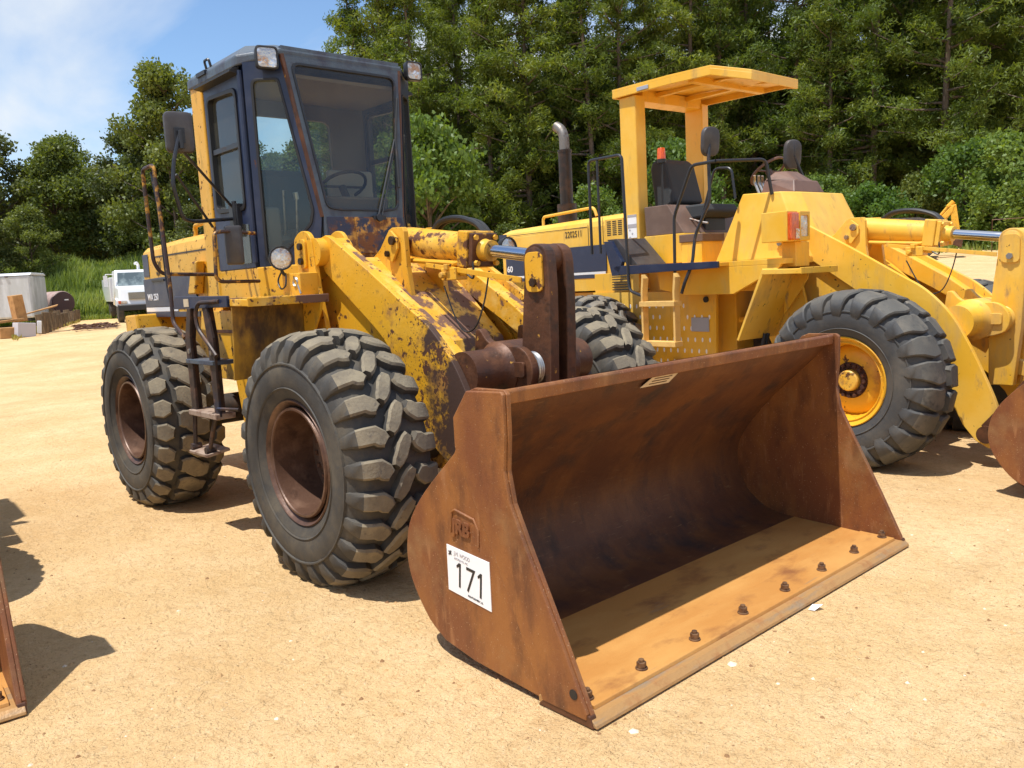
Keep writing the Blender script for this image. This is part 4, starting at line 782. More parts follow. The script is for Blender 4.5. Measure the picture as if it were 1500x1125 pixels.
# ------------------------------------------------------------------ loader with the open canopy
def canopy_loader(label):
    T = empty('wheel_loader', (1.194, 4.215, 0), math.radians(-3.3), label, 'wheel loader')
    front_end(T, False, dict(letters=False, sign=False, sticker=False))
    for sg in (-1, 1):
        wheel(T, 0, sg*1.0, .715, sg, 'worn', 'yellow', .11, True); wheel(T, -3.15, sg*1.0, .715, sg, 'block', 'yellow', .3, True)
    g = G(); g.cyl((-3.15, -.8, .69), (-3.15, .8, .69), .13, n=24); g.build('rear_axle', 'concealed', T, smooth=True)
    g = G(); g.box(-1.5, -.6, -.30, .30, .5, 1.25); g.cyl((-1.25, 0, .4), (-1.25, 0, 1.5), .14, n=20); g.build('hinge_frame', 'concealed', T, bevel=.01)
    for z, a, b in ((.74, -1.9, -.75), (.83, -1.7, -.8), (1.15, -1.6, -.9)):
        g = G(); g.tube([(a, -.42, z), ((a+b)/2, -.48, z+.03), (b, -.42, z+.02)], .03, 8); g.build('hydraulic_line', 'yellow_clean', T, smooth=True)
    g = G(); g.cyl((-1.55, -.52, .80), (-.92, -.56, .79), .045, n=14); g.cyl((-.95, -.56, .79), (-.75, -.56, .79), .025, n=10); g.build('steering_cylinder', 'yellow_clean', T, smooth=True)
    for dy in (0, .05):
        g = G(); g.tube(star_catmull([(-.98, -.80-dy, 1.06), (-.98, -.84-dy, .88), (-.86, -.82-dy, .72), (-.70, -.75-dy, .78)], 6), .018, 8); g.build('hydraulic_hose', 'hose', T, smooth=True)
    # rear frame with perforated side panels
    g = G(); g.prism([(-5.0, 1.0), (-5.0, 1.48), (-1.55, 1.48), (-1.55, .66), (-2.2, .50), (-2.55, .62), (-2.9, 1.2), (-3.6, 1.2)], 1, -.5, .5); g.build('rear_frame', 'yellow_clean', T, bevel=.006)
    for sg in (-1, 1):
        g = G(); g.prism([(-3.32, 1.48), (-1.60, 1.46), (-1.62, .62), (-2.35, .56), (-2.62, .70), (-2.92, 1.15), (-3.30, 1.30)], 1, sg*.75, sg*.71); f = g.build('side_panel', 'yellow_clean', T, bevel=.004)
        g = G()
        for i in range(7):
            for j in range(16):
                x = -3.02+.092*j+(.046 if i % 2 else 0); z = 1.32-.115*i
                if x < -3.05+.16*i*.8 or (-2.27 < x < -2.02 and z > .98) or x > -1.66 or z < .66 or (x > -1.98 and z > 1.24): continue
                v8 = [(x+.0105*math.cos(q*PI/4), z+.024*math.sin(q*PI/4)) for q in range(8)]; g.prism(v8, 1, sg*.7495, sg*.7535)
        tag(g.build('vent_holes', 'white_print', f), kind='stuff')  # discs coloured white: the light seen through the holes is put into their colour
        g = G(); g.box(-1.91, -1.69, min(sg*.754, sg*.758), max(sg*.754, sg*.758), 1.06, 1.20); g.build('grey_plate', 'grey_label', f)
        g = G()
        for i in range(6): g.box(-3.00, -2.74, min(sg*.752, sg*.758), max(sg*.752, sg*.758), 1.50+.028*i, 1.512+.028*i)
        g.build('louvre', 'black', f)
        g = G(); g.box(-3.30, -2.62, sg*.69 if sg > 0 else -.73, sg*.73 if sg > 0 else -.69, 1.48, 1.69); g.build('battery_box', 'yellow_clean', f, bevel=.004)
        g = G(); g.cyl((-1.72, sg*.75, 1.38), (-1.72, sg*.765, 1.38), .03, n=14); g.build('port', 'black', f)
    # hood
    cs = [(-.62, 1.50), (-.62, 2.22), (-.60, 2.28), (-.55, 2.325), (-.46, 2.34), (.46, 2.34), (.55, 2.325), (.60, 2.28), (.62, 2.22), (.62, 1.50)]
    g = G(); secs = [[(-5.12, y*.97, min(z, 2.27)) for y, z in cs], [(-5.0, y, z-.02*(z > 2)) for y, z in cs], [(-3.9, y, z) for y, z in cs], [(-2.90, y, z+.015*(z > 2)) for y, z in cs]]; n = len(cs)
    g.add([p for s_ in secs for p in s_], [(i*n+j, i*n+j+1, (i+1)*n+j+1, (i+1)*n+j) for i in range(3) for j in range(n-1)]+[tuple(range(n)), tuple(range(4*n-1, 3*n-1, -1)), (0, n, n-1+n, n-1), (n, 2*n, 3*n-1, 2*n-1), (2*n, 3*n, 4*n-1, 3*n-1)])
    hood = g.build('hood', 'yellow_clean', T, bevel=.004)
    for s in (-1, 1):
        def bx_(name, m, x0, x1, z0, z1, d, e=.002):
            g = G(); g.box(x0, x1, min(s*.621, s*(.621+d)), max(s*.621, s*(.621+d)), z0, z1); return g.build(name, m, hood, bevel=e)
        bx_('navy_panel', 'navy', -5.02, -3.20, 1.72, 2.02, .012); bx_('white_stripe', 'white_stripe', -4.9, -3.22, 1.688, 1.718, .010); bx_('navy_stripe', 'navy', -5.02, -3.20, 1.645, 1.686, .010)
        bx_('lower_cover', 'yellow_clean', -5.0, -3.24, 1.50, 1.632, .03); bx_('hood_groove', 'ink', -4.95, -3.50, 2.232, 2.240, .002, 0); bx_('hood_groove', 'ink', -3.49, -3.482, 1.90, 2.26, .002, 0); bx_('hood_groove', 'ink', -3.25, -3.243, 2.03, 2.32, .002, 0)
        vb = bx_('vent_panel', 'yellow_clean', -3.20, -2.92, 1.98, 2.29, .012)
        for i in range(3):
            for j in range(8):
                g = G(); x = -3.17+.085*i; z = 2.11+.021*j; g.box(x, x+.062, min(s*.632, s*.635), max(s*.632, s*.635), z, z+.011); g.build('vent_slot', 'black', vb)
        bx_('tail_cap', 'navy', -5.14, -4.99, 2.05, 2.26, .01)
    text('hood_number', '2202511', .105, 'ink', T, (-3.88, -.6235, 2.135), RY, .001, .8)
    text('model_number', '60', .105, 'white_stripe', T, (-5.0, -.6345, 1.775), RY, .001, 1.1, .003)
    g = G(); g.tube([(-4.40, -.50, 2.32), (-4.40, -.50, 2.43), (-3.50, -.50, 2.46), (-3.46, -.50, 2.36)], .018, 9, .06); g.build('hood_rail', 'yellow_clean', T, smooth=True)
    g = G(); g.prism([(-5.25, .8), (-5.25, 1.6), (-5.0, 1.65), (-4.6, 1.4), (-4.5, .9)], 1, -.8, .8); g.build('counterweight', 'yellow_clean', T, bevel=.02)
    # exhaust
    g = G(); g.cyl((-4.62, .12, 2.30), (-4.62, .12, 2.62), .13, n=20); g.cyl((-4.62, .12, 2.60), (-4.62, .12, 3.28), .088, .088, n=24); g.cyl((-4.62, .12, 3.28), (-4.62, .12, 3.31), .095, n=24); ex = g.build('exhaust', 'greasy', T, smooth=True)
    g = G(); g.tube(star_catmull([(-4.62, .12, 3.29), (-4.62, .12, 3.40), (-4.63, .12, 3.50), (-4.68, .12, 3.58), (-4.76, .12, 3.63)], 5), .066, 16); g.build('exhaust_tip', 'dull_steel', ex, smooth=True)
    # operator deck
    g = G(); g.prism([(-2.60, 1.74), (-2.55, 1.76), (-1.27, 1.745), (-1.27, 1.685), (-2.50, 1.665)], 1, -1.15, -1.12); g.prism([(-2.72, 2.02), (-2.62, 2.02), (-2.47, 1.80), (-2.52, 1.66), (-2.62, 1.66)], 1, -1.15, -1.10); dk = g.build('deck', 'navy', T, bevel=.004)
    g = G(); g.box(-2.56, -1.27, -1.12, 1.12, 1.70, 1.735); g.build('deck_plate', 'yellow_clean', dk, bevel=.003)
    g = G(); g.prism([(-2.72, 2.04), (-2.44, 1.76), (-2.30, 1.76), (-2.58, 2.04)], 1, -1.10, -.66); g.build('deck_tread', 'mirror_back', dk, bevel=.003)
    g = G(); g.prism([(-2.15, 1.69), (-.72, 1.69), (-.74, 1.66), (-1.23, 1.435), (-1.80, 1.44), (-2.12, 1.50)], 1, -.98, -.94); g.prism([(-1.62, 1.74), (-.68, 1.74), (-.68, 1.69), (-1.62, 1.69)], 1, -.98, -.2); g.build('deck_skirt', 'yellow_clean', dk, bevel=.004)
    g = G(); g.box(-2.60, -.9, -.60, .60, 1.45, 1.70); g.build('deck_frame', 'yellow_clean', T, bevel=.005)
    # dash cowl
    lo = [(-1.70, -.62, 1.74), (-.72, -.62, 1.74), (-.62, -.40, 1.74), (-.62, .40, 1.74), (-.72, .62, 1.74), (-1.50, .62, 1.74)]
    up = [(-1.42, -.54, 2.38), (-1.00, -.54, 2.36), (-.90, -.36, 2.35), (-.90, .36, 2.35), (-1.0, .54, 2.35), (-1.42, .54, 2.36)]
    g = G(); g.solid(up, lo); g.build('dash_cowl', 'yellow_clean', T, bevel=.01)
    g = G(); a = [(-1.30, -.42, 2.36), (-.93, -.42, 2.35), (-.93, .10, 2.35), (-1.30, .10, 2.36)]; b = [(-1.28, -.38, 2.50), (-.97, -.36, 2.47), (-.97, .04, 2.47), (-1.28, .04, 2.50)]; g.solid(b, a)
    a = [(-1.27, -.40, 2.50), (-.96, -.34, 2.465), (-1.0, .03, 2.465), (-1.27, .03, 2.50)]; b = [(-1.22, -.30, 2.575), (-1.12, -.26, 2.57), (-1.12, -.06, 2.57), (-1.22, -.06, 2.575)]; g.solid(b, a); ic = g.build('instrument_cover', 'dash_brown', T, bevel=.012)
    cx = Vector((-1.46, -.05, 2.62)); nn = Vector((-.6, 0, .8)).normalized(); a_ = Vector((0, 1, 0)); b_ = nn.cross(a_); g = G(); g.tube([cx+(a_*math.cos(t*PI/12)+b_*math.sin(t*PI/12))*.19 for t in range(25)], .014, 6); g.tube([cx-a_*.19, cx+a_*.19], .011, 6); g.cyl(cx, cx-nn*.3, .035, n=10); g.build('steering_wheel', 'dash_brown', T, smooth=True)
    for y in (-.35, -.28, -.22): g = G(); g.tube([(-1.36, y, 2.38), (-1.42, y+.01, 2.50), (-1.40, y-.02, 2.56)], .014, 6, .03); g.build('control_lever', 'steel', T, smooth=True)
    # seat
    st = bpy.data.objects.new('seat', None); COL.objects.link(st); st.parent = T
    g = G(); g.prism(rl2([(-2.72, 2.36), (-2.60, 2.34), (-2.44, 2.42), (-2.56, 2.84), (-2.64, 2.90), (-2.74, 2.88), (-2.78, 2.80)], .03), 1, -.33, .17); g.build('seat_back', 'seat', st, bevel=.04)
    g = G(); g.prism(rl2([(-2.60, 2.20), (-2.05, 2.22), (-1.98, 2.28), (-2.02, 2.36), (-2.30, 2.36), (-2.58, 2.38)], .03), 1, -.34, .18); g.build('seat_cushion', 'seat', st, bevel=.035)
    g = G(); g.box(-2.45, -2.1, -.25, .10, 1.8, 2.22); g.build('seat_base', 'black', st, bevel=.01)
    g = G(); g.tube([(-2.35, -.36, 2.26), (-2.05, -.40, 2.17), (-1.95, -.40, 2.15)], .012, 6); g.build('seat_rail', 'steel', st, smooth=True)
    # brown boxes beside the seat
    g = G(); g.solid([(-2.62, -.62, 2.37), (-2.30, -.62, 2.37), (-2.30, .5, 2.37), (-2.62, .5, 2.37)][::1], [(-2.60, -.62, 2.06), (-2.08, -.62, 2.06), (-2.08, .5, 2.06), (-2.60, .5, 2.06)]); g.build('side_console', 'brown_vinyl', T, bevel=.008)
    g = G(); g.prism([(-2.62, 1.76), (-2.62, 2.06), (-2.08, 2.06), (-2.0, 1.76)], 1, -.63, .5); g.build('console_base', 'yellow_clean', T, bevel=.005)
    g = G(); g.box(-2.12, -1.82, -.66, -.30, 1.96, 2.04); g.build('arm_box', 'brown_vinyl', T, bevel=.006)
    g = G(); g.box(-2.10, -1.84, -.65, -.31, 1.74, 1.96); g.build('tool_box', 'yellow_clean', T, bevel=.005)
    # canopy
    cn = bpy.data.objects.new('canopy', None); COL.objects.link(cn); cn.parent = T
    for sg in (-1, 1):
        g = G(); g.prism(rl2([(-2.93, sg*.62), (-2.70, sg*.62), (-2.68, sg*.48), (-2.93, sg*.48)], .014), 2, 1.70, 3.56); po = g.build('canopy_post', 'yellow_clean', cn, bevel=.01)
        if sg < 0:
            g = G(); g.box(-2.86, -2.73, -.625, -.621, 2.06, 2.31); lb = g.build('post_label', 'white_print', po)
            g = G(); g.box(-2.86, -2.73, -.627, -.6252, 2.17, 2.21); g.box(-2.86, -2.73, -.627, -.6252, 2.285, 2.31)
            for i in range(3): g.add([(-2.845+.035*(i % 2), -.6262, 2.145-.04*i), (-2.83+.035*(i % 2), -.6262, 2.16-.04*i), (-2.815+.035*(i % 2), -.6262, 2.145-.04*i), (-2.83+.035*(i % 2), -.6262, 2.13-.04*i)], [(0, 1, 2, 3)])
            lb2 = g; tag(g.build('label_print', 'ink_grey', po), kind='stuff')
    lo = [(-2.99, -.66), (-2.2, -.67), (-1.68, -.66), (-1.32, -.50), (-1.46, .50), (-1.70, .66), (-2.2, .67), (-2.99, .66)]
    def rz(x): return 3.66 if x < -2.6 else (3.66-.03*(x+2.6) if x < -1.6 else 3.63-.28*(x+1.68))
    g = G(); n = len(lo); top = [(x, y, rz(x)) for x, y in lo]; thin = [(x, y, rz(x)-.03) for x, y in lo]; g.solid(top, thin); rf = g.build('canopy_roof', 'yellow_clean', cn, bevel=.004)
    g = G(); cx_ = -2.2; inn = [((x-cx_)*.975+cx_, y*.965) for x, y in lo]
    g.ring([(x, y, rz(x)-.06) for x, y in lo], [(x, y, rz(x)-.06) for x, y in inn], .07); g.build('roof_fascia', 'yellow_clean', cn, bevel=.006)
    g = G(); 
    for y in (-.25, .25): g.prism([(-2.9, 3.62), (-2.9, 3.56), (-1.8, 3.56), (-1.5, 3.52), (-1.5, 3.56)], 1, y-.03, y+.03)
    g.box(-2.0, -1.93, -.6, .6, 3.53, 3.60); g.box(-2.93, -2.7, -.5, .5, 3.50, 3.62); g.build('roof_beam', 'yellow_clean', cn, bevel=.005)
    g = G(); g.box(-2.62, -2.46, -.678, -.668, 3.57, 3.61); g.build('marker_plate', 'grey_label', cn, bevel=.004)
    # beacon
    g = G(); g.cyl((-2.46, -.50, 2.82), (-2.46, -.50, 2.86), .048, n=16); g.cyl((-2.46, -.50, 2.3), (-2.46, -.50, 2.82), .012, n=6); bc = g.build('beacon', 'black', T); g = G(); g.lathe([(0, .046), (.10, .042), (.115, .035), (.12, 0)], (-2.46, -.50, 2.86), 2, 20); g.build('beacon_lens', 'amber', bc, smooth=True)
    # lamp box
    g = G(); g.box(-.86, -.60, -1.06, -.74, 1.88, 2.14); lbx = g.build('lamp_box', 'yellow_clean', T, bevel=.006)
    g = G(); g.plate([(-.59, -1.05, 1.89), (-.59, -.925, 1.89), (-.59, -.925, 2.125), (-.59, -1.05, 2.125)], .05); iq = g.build('indicator', 'amber', lbx, bevel=.012); g = G(); g.plate([(-.563, -.985, 1.90), (-.563, -.93, 1.90), (-.563, -.93, 1.985), (-.563, -.985, 1.985)], .004); g.build('clear_corner', 'lens', iq)
    g = G(); g.ring(rloop([(-.59, -.905, 1.885), (-.59, -.745, 1.885), (-.59, -.745, 2.135), (-.59, -.905, 2.135)], .01), rloop([(-.59, -.885, 1.92), (-.59, -.765, 1.92), (-.59, -.765, 2.10), (-.59, -.885, 2.10)], .02), .03); g.build('lamp_frame', 'yellow_clean', lbx, bevel=.003)
    g = G(); g.plate([(-.592, -.887, 1.918), (-.592, -.763, 1.918), (-.592, -.763, 2.102), (-.592, -.887, 2.102)], .012); g.build('headlamp', 'lens', lbx, bevel=.004)
    g = G(); g.box(-.80, -.66, -.84, -.62, 1.66, 1.88); g.build('lamp_post', 'yellow_clean', T, bevel=.006)
    # rails
    for pts, r in (([(-2.90, -1.15, 1.90), (-2.90, -1.15, 2.875), (-2.42, -1.15, 2.87), (-2.385, -1.15, 1.60), (-2.36, -1.16, 1.50), (-2.20, -1.17, 1.45)], .016), ([(-2.77, -1.15, 1.90), (-2.77, -1.15, 2.86)], .014),
                   ([(-1.86, -1.05, 1.56), (-1.85, -1.05, 2.20), (-1.62, -1.05, 2.66), (-1.34, -1.05, 2.66)], .016), ([(-1.70, -1.15, 1.46), (-1.66, -1.15, 1.56), (-1.60, -1.10, 1.74), (-1.60, -1.05, 2.0), (-1.44, -1.02, 2.32), (-1.46, -1.0, 2.72), (-1.47, -.97, 2.84)], .016), ([(-1.34, -1.05, 2.66), (-1.10, -.62, 2.66), (-1.08, -.56, 2.34)], .016), ([(-1.85, -.62, 2.2), (-1.70, -.6, 2.66), (-1.5, -.60, 2.64), (-1.46, -.60, 2.34)], .013)):
        g = G(); g.tube(pts, r, 9, .06); g.build('grab_rail', 'black_iron', T, smooth=True)
    m = mirror_head(T, (-1.47, -.95, 2.86), .20, .27, (1, -.2, -.1), .085)
    m = mirror_head(T, (-1.2, -.02, 2.75), .19, .28, (1, -.35, -.1), .085); 
    g = G(); g.tube([(-1.19, -.02, 2.74), (-1.17, .05, 2.6), (-1.15, .10, 2.5), (-1.10, .12, 2.38)], .016, 8, .04); g.build('mirror_arm', 'black_iron', m, smooth=True)
    # ladder
    ld = bpy.data.objects.new('ladder', None); COL.objects.link(ld); ld.parent = T
    for x in (-2.17, -1.76):
        g = G(); g.prism([(x-.012, .96), (x+.012, .96), (x+.012, 1.48), (x+.03, 1.62), (x+.006, 1.66), (x-.012, 1.48)], 1, -1.20, -1.12); g.build('stringer', 'yellow_pale', ld, bevel=.002)
    for z in (.945, 1.34): g = G(); g.box(-2.19, -1.74, -1.22, -1.10, z, z+.05); g.build('step', 'yellow_pale', ld, bevel=.003)
    g = G(); g.lathe([(-.03, .05), (-.02, .06), (.02, .06), (.03, .05)], (-2.1, -.80, .69), 1, 16); g.build('red_cap', 'red', T, smooth=True)
    return T

L1 = cab_loader('rusty yellow wheel loader with navy glass cab and brown bucket marked 171')
# its twin to the left: only a bucket corner and shadows reach the picture
L3 = copy_tree(L1); L3.location = (-1.90, -4.05, 0); L3.rotation_euler.z = math.radians(-4); L3['label'] = 'wheel loader beyond the left edge showing only a worn bucket corner'
for c in list(L3.children_recursive):
    if c.name.split('.')[0] in ('number_sign', 'sign_number', 'sign_heading', 'sign_subheading', 'sign_footer', 'sign_emblem', 'sticker', 'sticker_lines'): bpy.data.objects.remove(c)
L2 = canopy_loader('clean yellow wheel loader with open canopy roof standing behind the rusty bucket')
for l in (L1, L2, L3): l['group'] = 'wheel loaders parked in a row on the sand'
g = G(); g.box(1.40, 1.62, -1.362, -1.360, .42, .72)
s_ = g.build('number_sign', 'white_print', [c for c in L2.children if c.name.startswith('bucket')][0])

# ------------------------------------------------------------------ vegetation
def leaf_mesh(name, cent, size, m, aspect=1.0, droop=0.0, seed=0, trunk=None):
    """one small bent leaf-clump quad per centre, random orientation"""
    r = np.random.RandomState(seed); n = len(cent); a = r.normal(size=(n, 3)); a[:, 2] -= droop; a /= np.linalg.norm(a, axis=1)[:, None]
    b = r.normal(size=(n, 3)); b -= (b*a).sum(1)[:, None]*a; b /= np.linalg.norm(b, axis=1)[:, None]
    s = size*r.uniform(.6, 1.3, n)[:, None]; c = np.asarray(cent)
    v = np.stack([c-a*s, c+b*s*aspect, c+a*s, c-b*s*aspect], 1).reshape(-1, 3)
    me = bpy.data.meshes.new(name); me.vertices.add(4*n); me.vertices.foreach_set('co', v.ravel())
    me.loops.add(4*n); me.loops.foreach_set('vertex_index', np.arange(4*n)); me.polygons.add(n); me.polygons.foreach_set('loop_start', np.arange(n)*4)
    try: me.polygons.foreach_set('loop_total', np.full(n, 4))
    except Exception: pass
    me.update(calc_edges=True); me.materials.append(M[m]); return me
def trunk_mesh(name, pts, rad, limbs, m='bark'):
    g = G(); g.tube(pts, rad, 8)
    for l, r in limbs: g.tube(l, r, 5)
    me = bpy.data.meshes.new(name); me.from_pydata(g.v, [], g.f); me.materials.append(M[m]); me.polygons.foreach_set('use_smooth', [True]*len(me.polygons)); return me
def proto_pine(seed, H, crown0, R):
    r = np.random.RandomState(seed); top = np.array([r.normal()*.5, r.normal()*.5, H]); tp = [(top[0]*t**1.5, top[1]*t**1.5, H*t) for t in np.linspace(0, 1, 8)]
    limbs = []; cent = []
    z = crown0
    while z < H-.2:
        t = (z-crown0)/(H-crown0); L = R*(1-t**1.6)*(.55+.45*min(1, t*5+.25))*r.uniform(.65, 1.15); az = r.uniform(0, 2*PI); up = r.uniform(-.1, .75)*(.4+t)
        b = np.array([top[0]*(z/H)**1.5, top[1]*(z/H)**1.5, z]); d = np.array([math.cos(az), math.sin(az), up]); e = b+d*L
        limbs.append(([tuple(b), tuple(b+d*L*.5-np.array([0, 0, .1])), tuple(e)], [.07*(1-t)+.03, .04, .012]))
        nt_ = int(4+L*1.9)
        for k in range(nt_):
            f = .05+.95*r.rand()**.75; c = b+d*L*f+r.normal(size=3)*np.array([.35, .35, .18])*(.5+L*.22)
            pr_ = r.uniform(.32, .62); u = r.normal(size=(66, 3)); u /= np.linalg.norm(u, axis=1)[:, None]
            cent.append(c+u*(r.rand(66)**.5)[:, None]*pr_*np.array([1.1, 1.1, .85]))
        z += r.uniform(.16, .42)
    cent = np.concatenate(cent)
    return trunk_mesh('trunk', tp, [.20*(1-.85*t) for t in np.linspace(0, 1, 8)], limbs), leaf_mesh('crown', cent, .14, 'pine', .24, 0, seed)
def proto_broad(seed, H, R, m, z0=.18, dens=1.0, size=.135):
    r = np.random.RandomState(seed); limbs = []; cent = []
    n = int(46*dens)
    tp = [(0, 0, 0), (.1, .05, H*.3), (.05, .2, H*.6), (0, 0, H*.9)]
    for k in range(n):
        t = r.rand()**.8; z = H*(z0+(1-z0)*t); rr = R*math.sin(PI*min(.96, .22+.74*t)**1.1)**.8*r.uniform(.35, 1.05); az = r.uniform(0, 2*PI)
        c = np.array([rr*math.cos(az), rr*math.sin(az), z]); s = r.uniform(.45, .95)*(R/3.2)
        zb = max(H*.1, z-rr*.7); limbs.append(([(0, 0, zb), tuple(c*[.5, .5, 1]-[0, 0, (z-zb)*.4]), tuple(c)], [.07, .04, .012]))
        m_ = int(330*s*s/.5)
        u = r.normal(size=(m_, 3)); u /= np.linalg.norm(u, axis=1)[:, None]; rad = r.uniform(.35, 1.12, m_)**.6
        cent.append(c+u*rad[:, None]*s*np.array([1.2, 1.2, .8])+r.normal(size=(m_, 3))*.17)
    return trunk_mesh('trunk', tp, [.16, .13, .08, .02], limbs), leaf_mesh('crown', np.concatenate(cent), size, m, .62, .1, seed)
PR = {}
for i, a in enumerate([(1, 23, 2.5, 3.6), (2, 25, 4.5, 3.3), (3, 21, 2, 3.7), (4, 26, 5.5, 3.5), (5, 18, 1.5, 3.5)]): PR['pine', i] = proto_pine(*a)
for i, (a, m) in enumerate([((11, 12, 3.4), 'dark_broad'), ((12, 13.5, 3.9), 'broad'), ((13, 11, 3.2), 'dark_broad'), ((14, 15, 4.0), 'broad')]): PR['broad', i] = proto_broad(a[0], a[1], a[2], m, .12)
for i, (a, m) in enumerate([((21, 6.5, 2.8), 'bright_light'), ((22, 4.6, 2.4), 'bright'), ((23, 5.5, 2.7), 'broad')]): PR['bush', i] = proto_broad(a[0], a[1], a[2], m, .05, 1.0, .13)
LAND = [(147.6, 'the navy cab roof'), (144.3, 'the right cab lamp'), (141.3, 'the bright young tree'), (138, 'the near hood end'), (134.6, 'the tall exhaust'), (130.6, 'the near canopy post'), (127.3, 'the operator seat'), (123.7, 'the far canopy post'), (119.5, 'the front tip of the canopy'), (116, 'the amber indicator'), (112.6, 'the tilt cylinder'), (109.8, 'the distant digger arm'), (106.6, 'the upright tilt lever at right'), (103, 'the right picture edge')]
USED = set()
def near(kind, az):
    a, nm = min(LAND, key=lambda q: abs(q[0]-az)); dd = az-a
    for w in (('straight above' if abs(dd) < .45 else ('just left of' if dd > 0 else 'just right of')), 'above and left of' if dd > 0 else 'above and right of', 'rising behind', 'partly hidden beyond'):
        l = '%s %s %s' % (kind, w, nm)
        if l not in USED: USED.add(l); return l
    return l
def put_tree(kind, i, az, d, s, label, cat='tree', name=None, group=None, zs=1):
    p = place(az, d); e = empty(name or {'pine': 'pine_tree', 'broad': 'broadleaf_tree', 'bush': 'shrub'}[kind], (p.x, p.y, p.z-.1), random.uniform(0, 6.28), label, cat, group); e.scale = (s, s, s*zs)
    for nm, me in zip(('trunk', 'crown'), PR[kind, i]): o = bpy.data.objects.new(nm, me); COL.objects.link(o); o.parent = e
    return e
rt = random.Random(11)
# pine wood on the right: rows one behind another
az = 147.9; k = 0
while az > 103.5:
    h = .92 if az > 147.5 else 1.05
    put_tree('pine', k % 5, az, rt.uniform(54, 60), h*rt.uniform(.95, 1.15), near('tall front pine', az), group='pines in the front of the wood'); k += 1; az -= rt.uniform(1.7, 2.7)
az = 147.6
while az > 102:
    put_tree('pine', (k*3+1) % 5, az, rt.uniform(64, 71), rt.uniform(1.0, 1.22), near('darker pine of the second row', az), group='pines further back in the wood'); k += 1; az -= rt.uniform(1.9, 2.9)
az = 148
while az > 101:
    put_tree('broad', (k*3+1) % 4, az, rt.uniform(61, 68), rt.uniform(.85, 1.15), near('dark leafy tree between pine trunks', az), group='leafy trees among the pines'); k += 1; az -= rt.uniform(2.0, 3.2)
# leafy trees on the left, lower, open to the sky above
for az, d, i, s, zs, lab in ((171.5, 62, 1, .85, 1, 'leafy tree at the far left edge above the white trailer'), (168.6, 64, 0, 1.0, 1.02, 'dark ragged tree left of the round crown over the trailer'), (165.6, 64, 1, .86, 1.02, 'round crowned green tree rising over the right end of the white trailer'),
        (163.2, 66, 2, .95, 1, 'small dark tree in the dip of the treeline at left'), (161.2, 61, 0, .92, 1.1, 'dark tree behind the white truck'), (158.9, 57, 3, .94, 1.13, 'tall grey green tree rising left of the navy cab'),
        (156.9, 62, 1, .95, 1.05, 'tall tree just behind the yellow cab post'), (154.6, 62, 3, .80, 1.0, 'tree seen through the side window of the navy cab'), (152.4, 62, 1, .80, 1.0, 'tree seen through the corner window of the navy cab'), (150.6, 62, 3, .80, 1.0, 'leafy tree at the left end of the pine wood'),
        (169.6, 54, 2, .62, .9, 'low leafy tree behind the trailer at the far left'), (167.2, 55, 3, .50, .9, 'low bushy tree behind the middle of the white trailer'), (160.3, 58, 1, .62, .9, 'bushy tree between the truck and the cab'), (157.6, 54, 0, .60, .9, 'low dark tree behind the yellow hood rail')):
    put_tree('broad', i, az, d, s*.92, lab, zs=zs)
az = 172; bk = 0
while az > 150:
    put_tree('broad', (k+1) % 4, az, rt.uniform(70, 78), rt.uniform(.72, .92), 'leafy tree in the back row at left, %s' % ['at the left picture edge', 'above the carton', 'above the trailer lamps', 'above the trailer end', 'above the round tank', 'above the grassy bank', 'left of the white truck', 'above the truck cab', 'behind the yellow hood', 'left of the cab mirror', 'behind the cab mirror', 'behind the navy cab', 'right of the cab', 'last'][bk], group='back row of the low wood at left'); k += 1; bk += 1; az -= rt.uniform(1.8, 2.6)
# bright shrubs along the foot of the wood
for az, d, i, s, zs, lab in ((143.0, 49, 0, 1.45, 1.30, 'bright green bushy young tree right of the navy cab'), (141.0, 50, 2, .75, 1, 'low bush right of the bright young tree'), (145.8, 50, 1, .95, 1, 'low leafy bush close behind the navy cab'), (137.8, 50, 2, .95, 1.1, 'bush behind the tall exhaust pipe'),
        (135.2, 50, 1, 1.1, .95, 'bright bush left of the canopy post'), (132.0, 50, 0, .95, 1.1, 'bush seen through the open canopy'), (129.6, 52, 2, 1.0, 1, 'bush behind the operator seat'), (126.6, 50, 0, 1.15, 1.25, 'tall bright bush seen between the canopy posts'), (123.6, 50, 1, 1.15, 1.1, 'bush right of the canopy below the roof edge'),
        (120.6, 50, 2, 1.05, 1.1, 'bush behind the brown instrument cover'), (117.4, 49, 0, .82, 1, 'bush behind the amber indicator'), (114.4, 48, 1, 1.2, 1, 'bright rounded bush above the tilt cylinder of the canopied loader'), (112.0, 50, 2, .9, 1.15, 'darker bush left of the digger arm'),
        (109.4, 49, 0, .95, 1, 'bright bush behind the folded digger arm'), (107.0, 47, 0, 1.05, 1, 'large bright bush near the right edge'), (104.6, 47, 1, 1.2, 1, 'bright bush at the right edge of the picture')):
    put_tree('bush', i, az, d, s*(rt.uniform(.72, .86) if i == 0 else rt.uniform(.42, .66)), lab, 'shrub', 'shrub', zs=zs)
# far wood seen between the trunks
r = np.random.RandomState(5); n = 90000; a = np.radians(r.uniform(96, 176, n)); d = r.uniform(80, 90, n); ff = np.degrees(a)
hmax = np.where(ff < 149.5, 17, 8.0)+2.0*np.sin(ff*2.1)+1.2*np.sin(ff*5.3); z = hmax*r.rand(n)**.8+1.5
c = np.stack([CAM.x+np.cos(a)*d, CAM.y+np.sin(a)*d, z], 1)
o = bpy.data.objects.new('far_wood', leaf_mesh('far_wood', c, .55, 'dark_broad', .6, 0, 6)); COL.objects.link(o); tag(o, 'dense dark mass of the wood seen between the trunks', 'wood', kind='stuff')
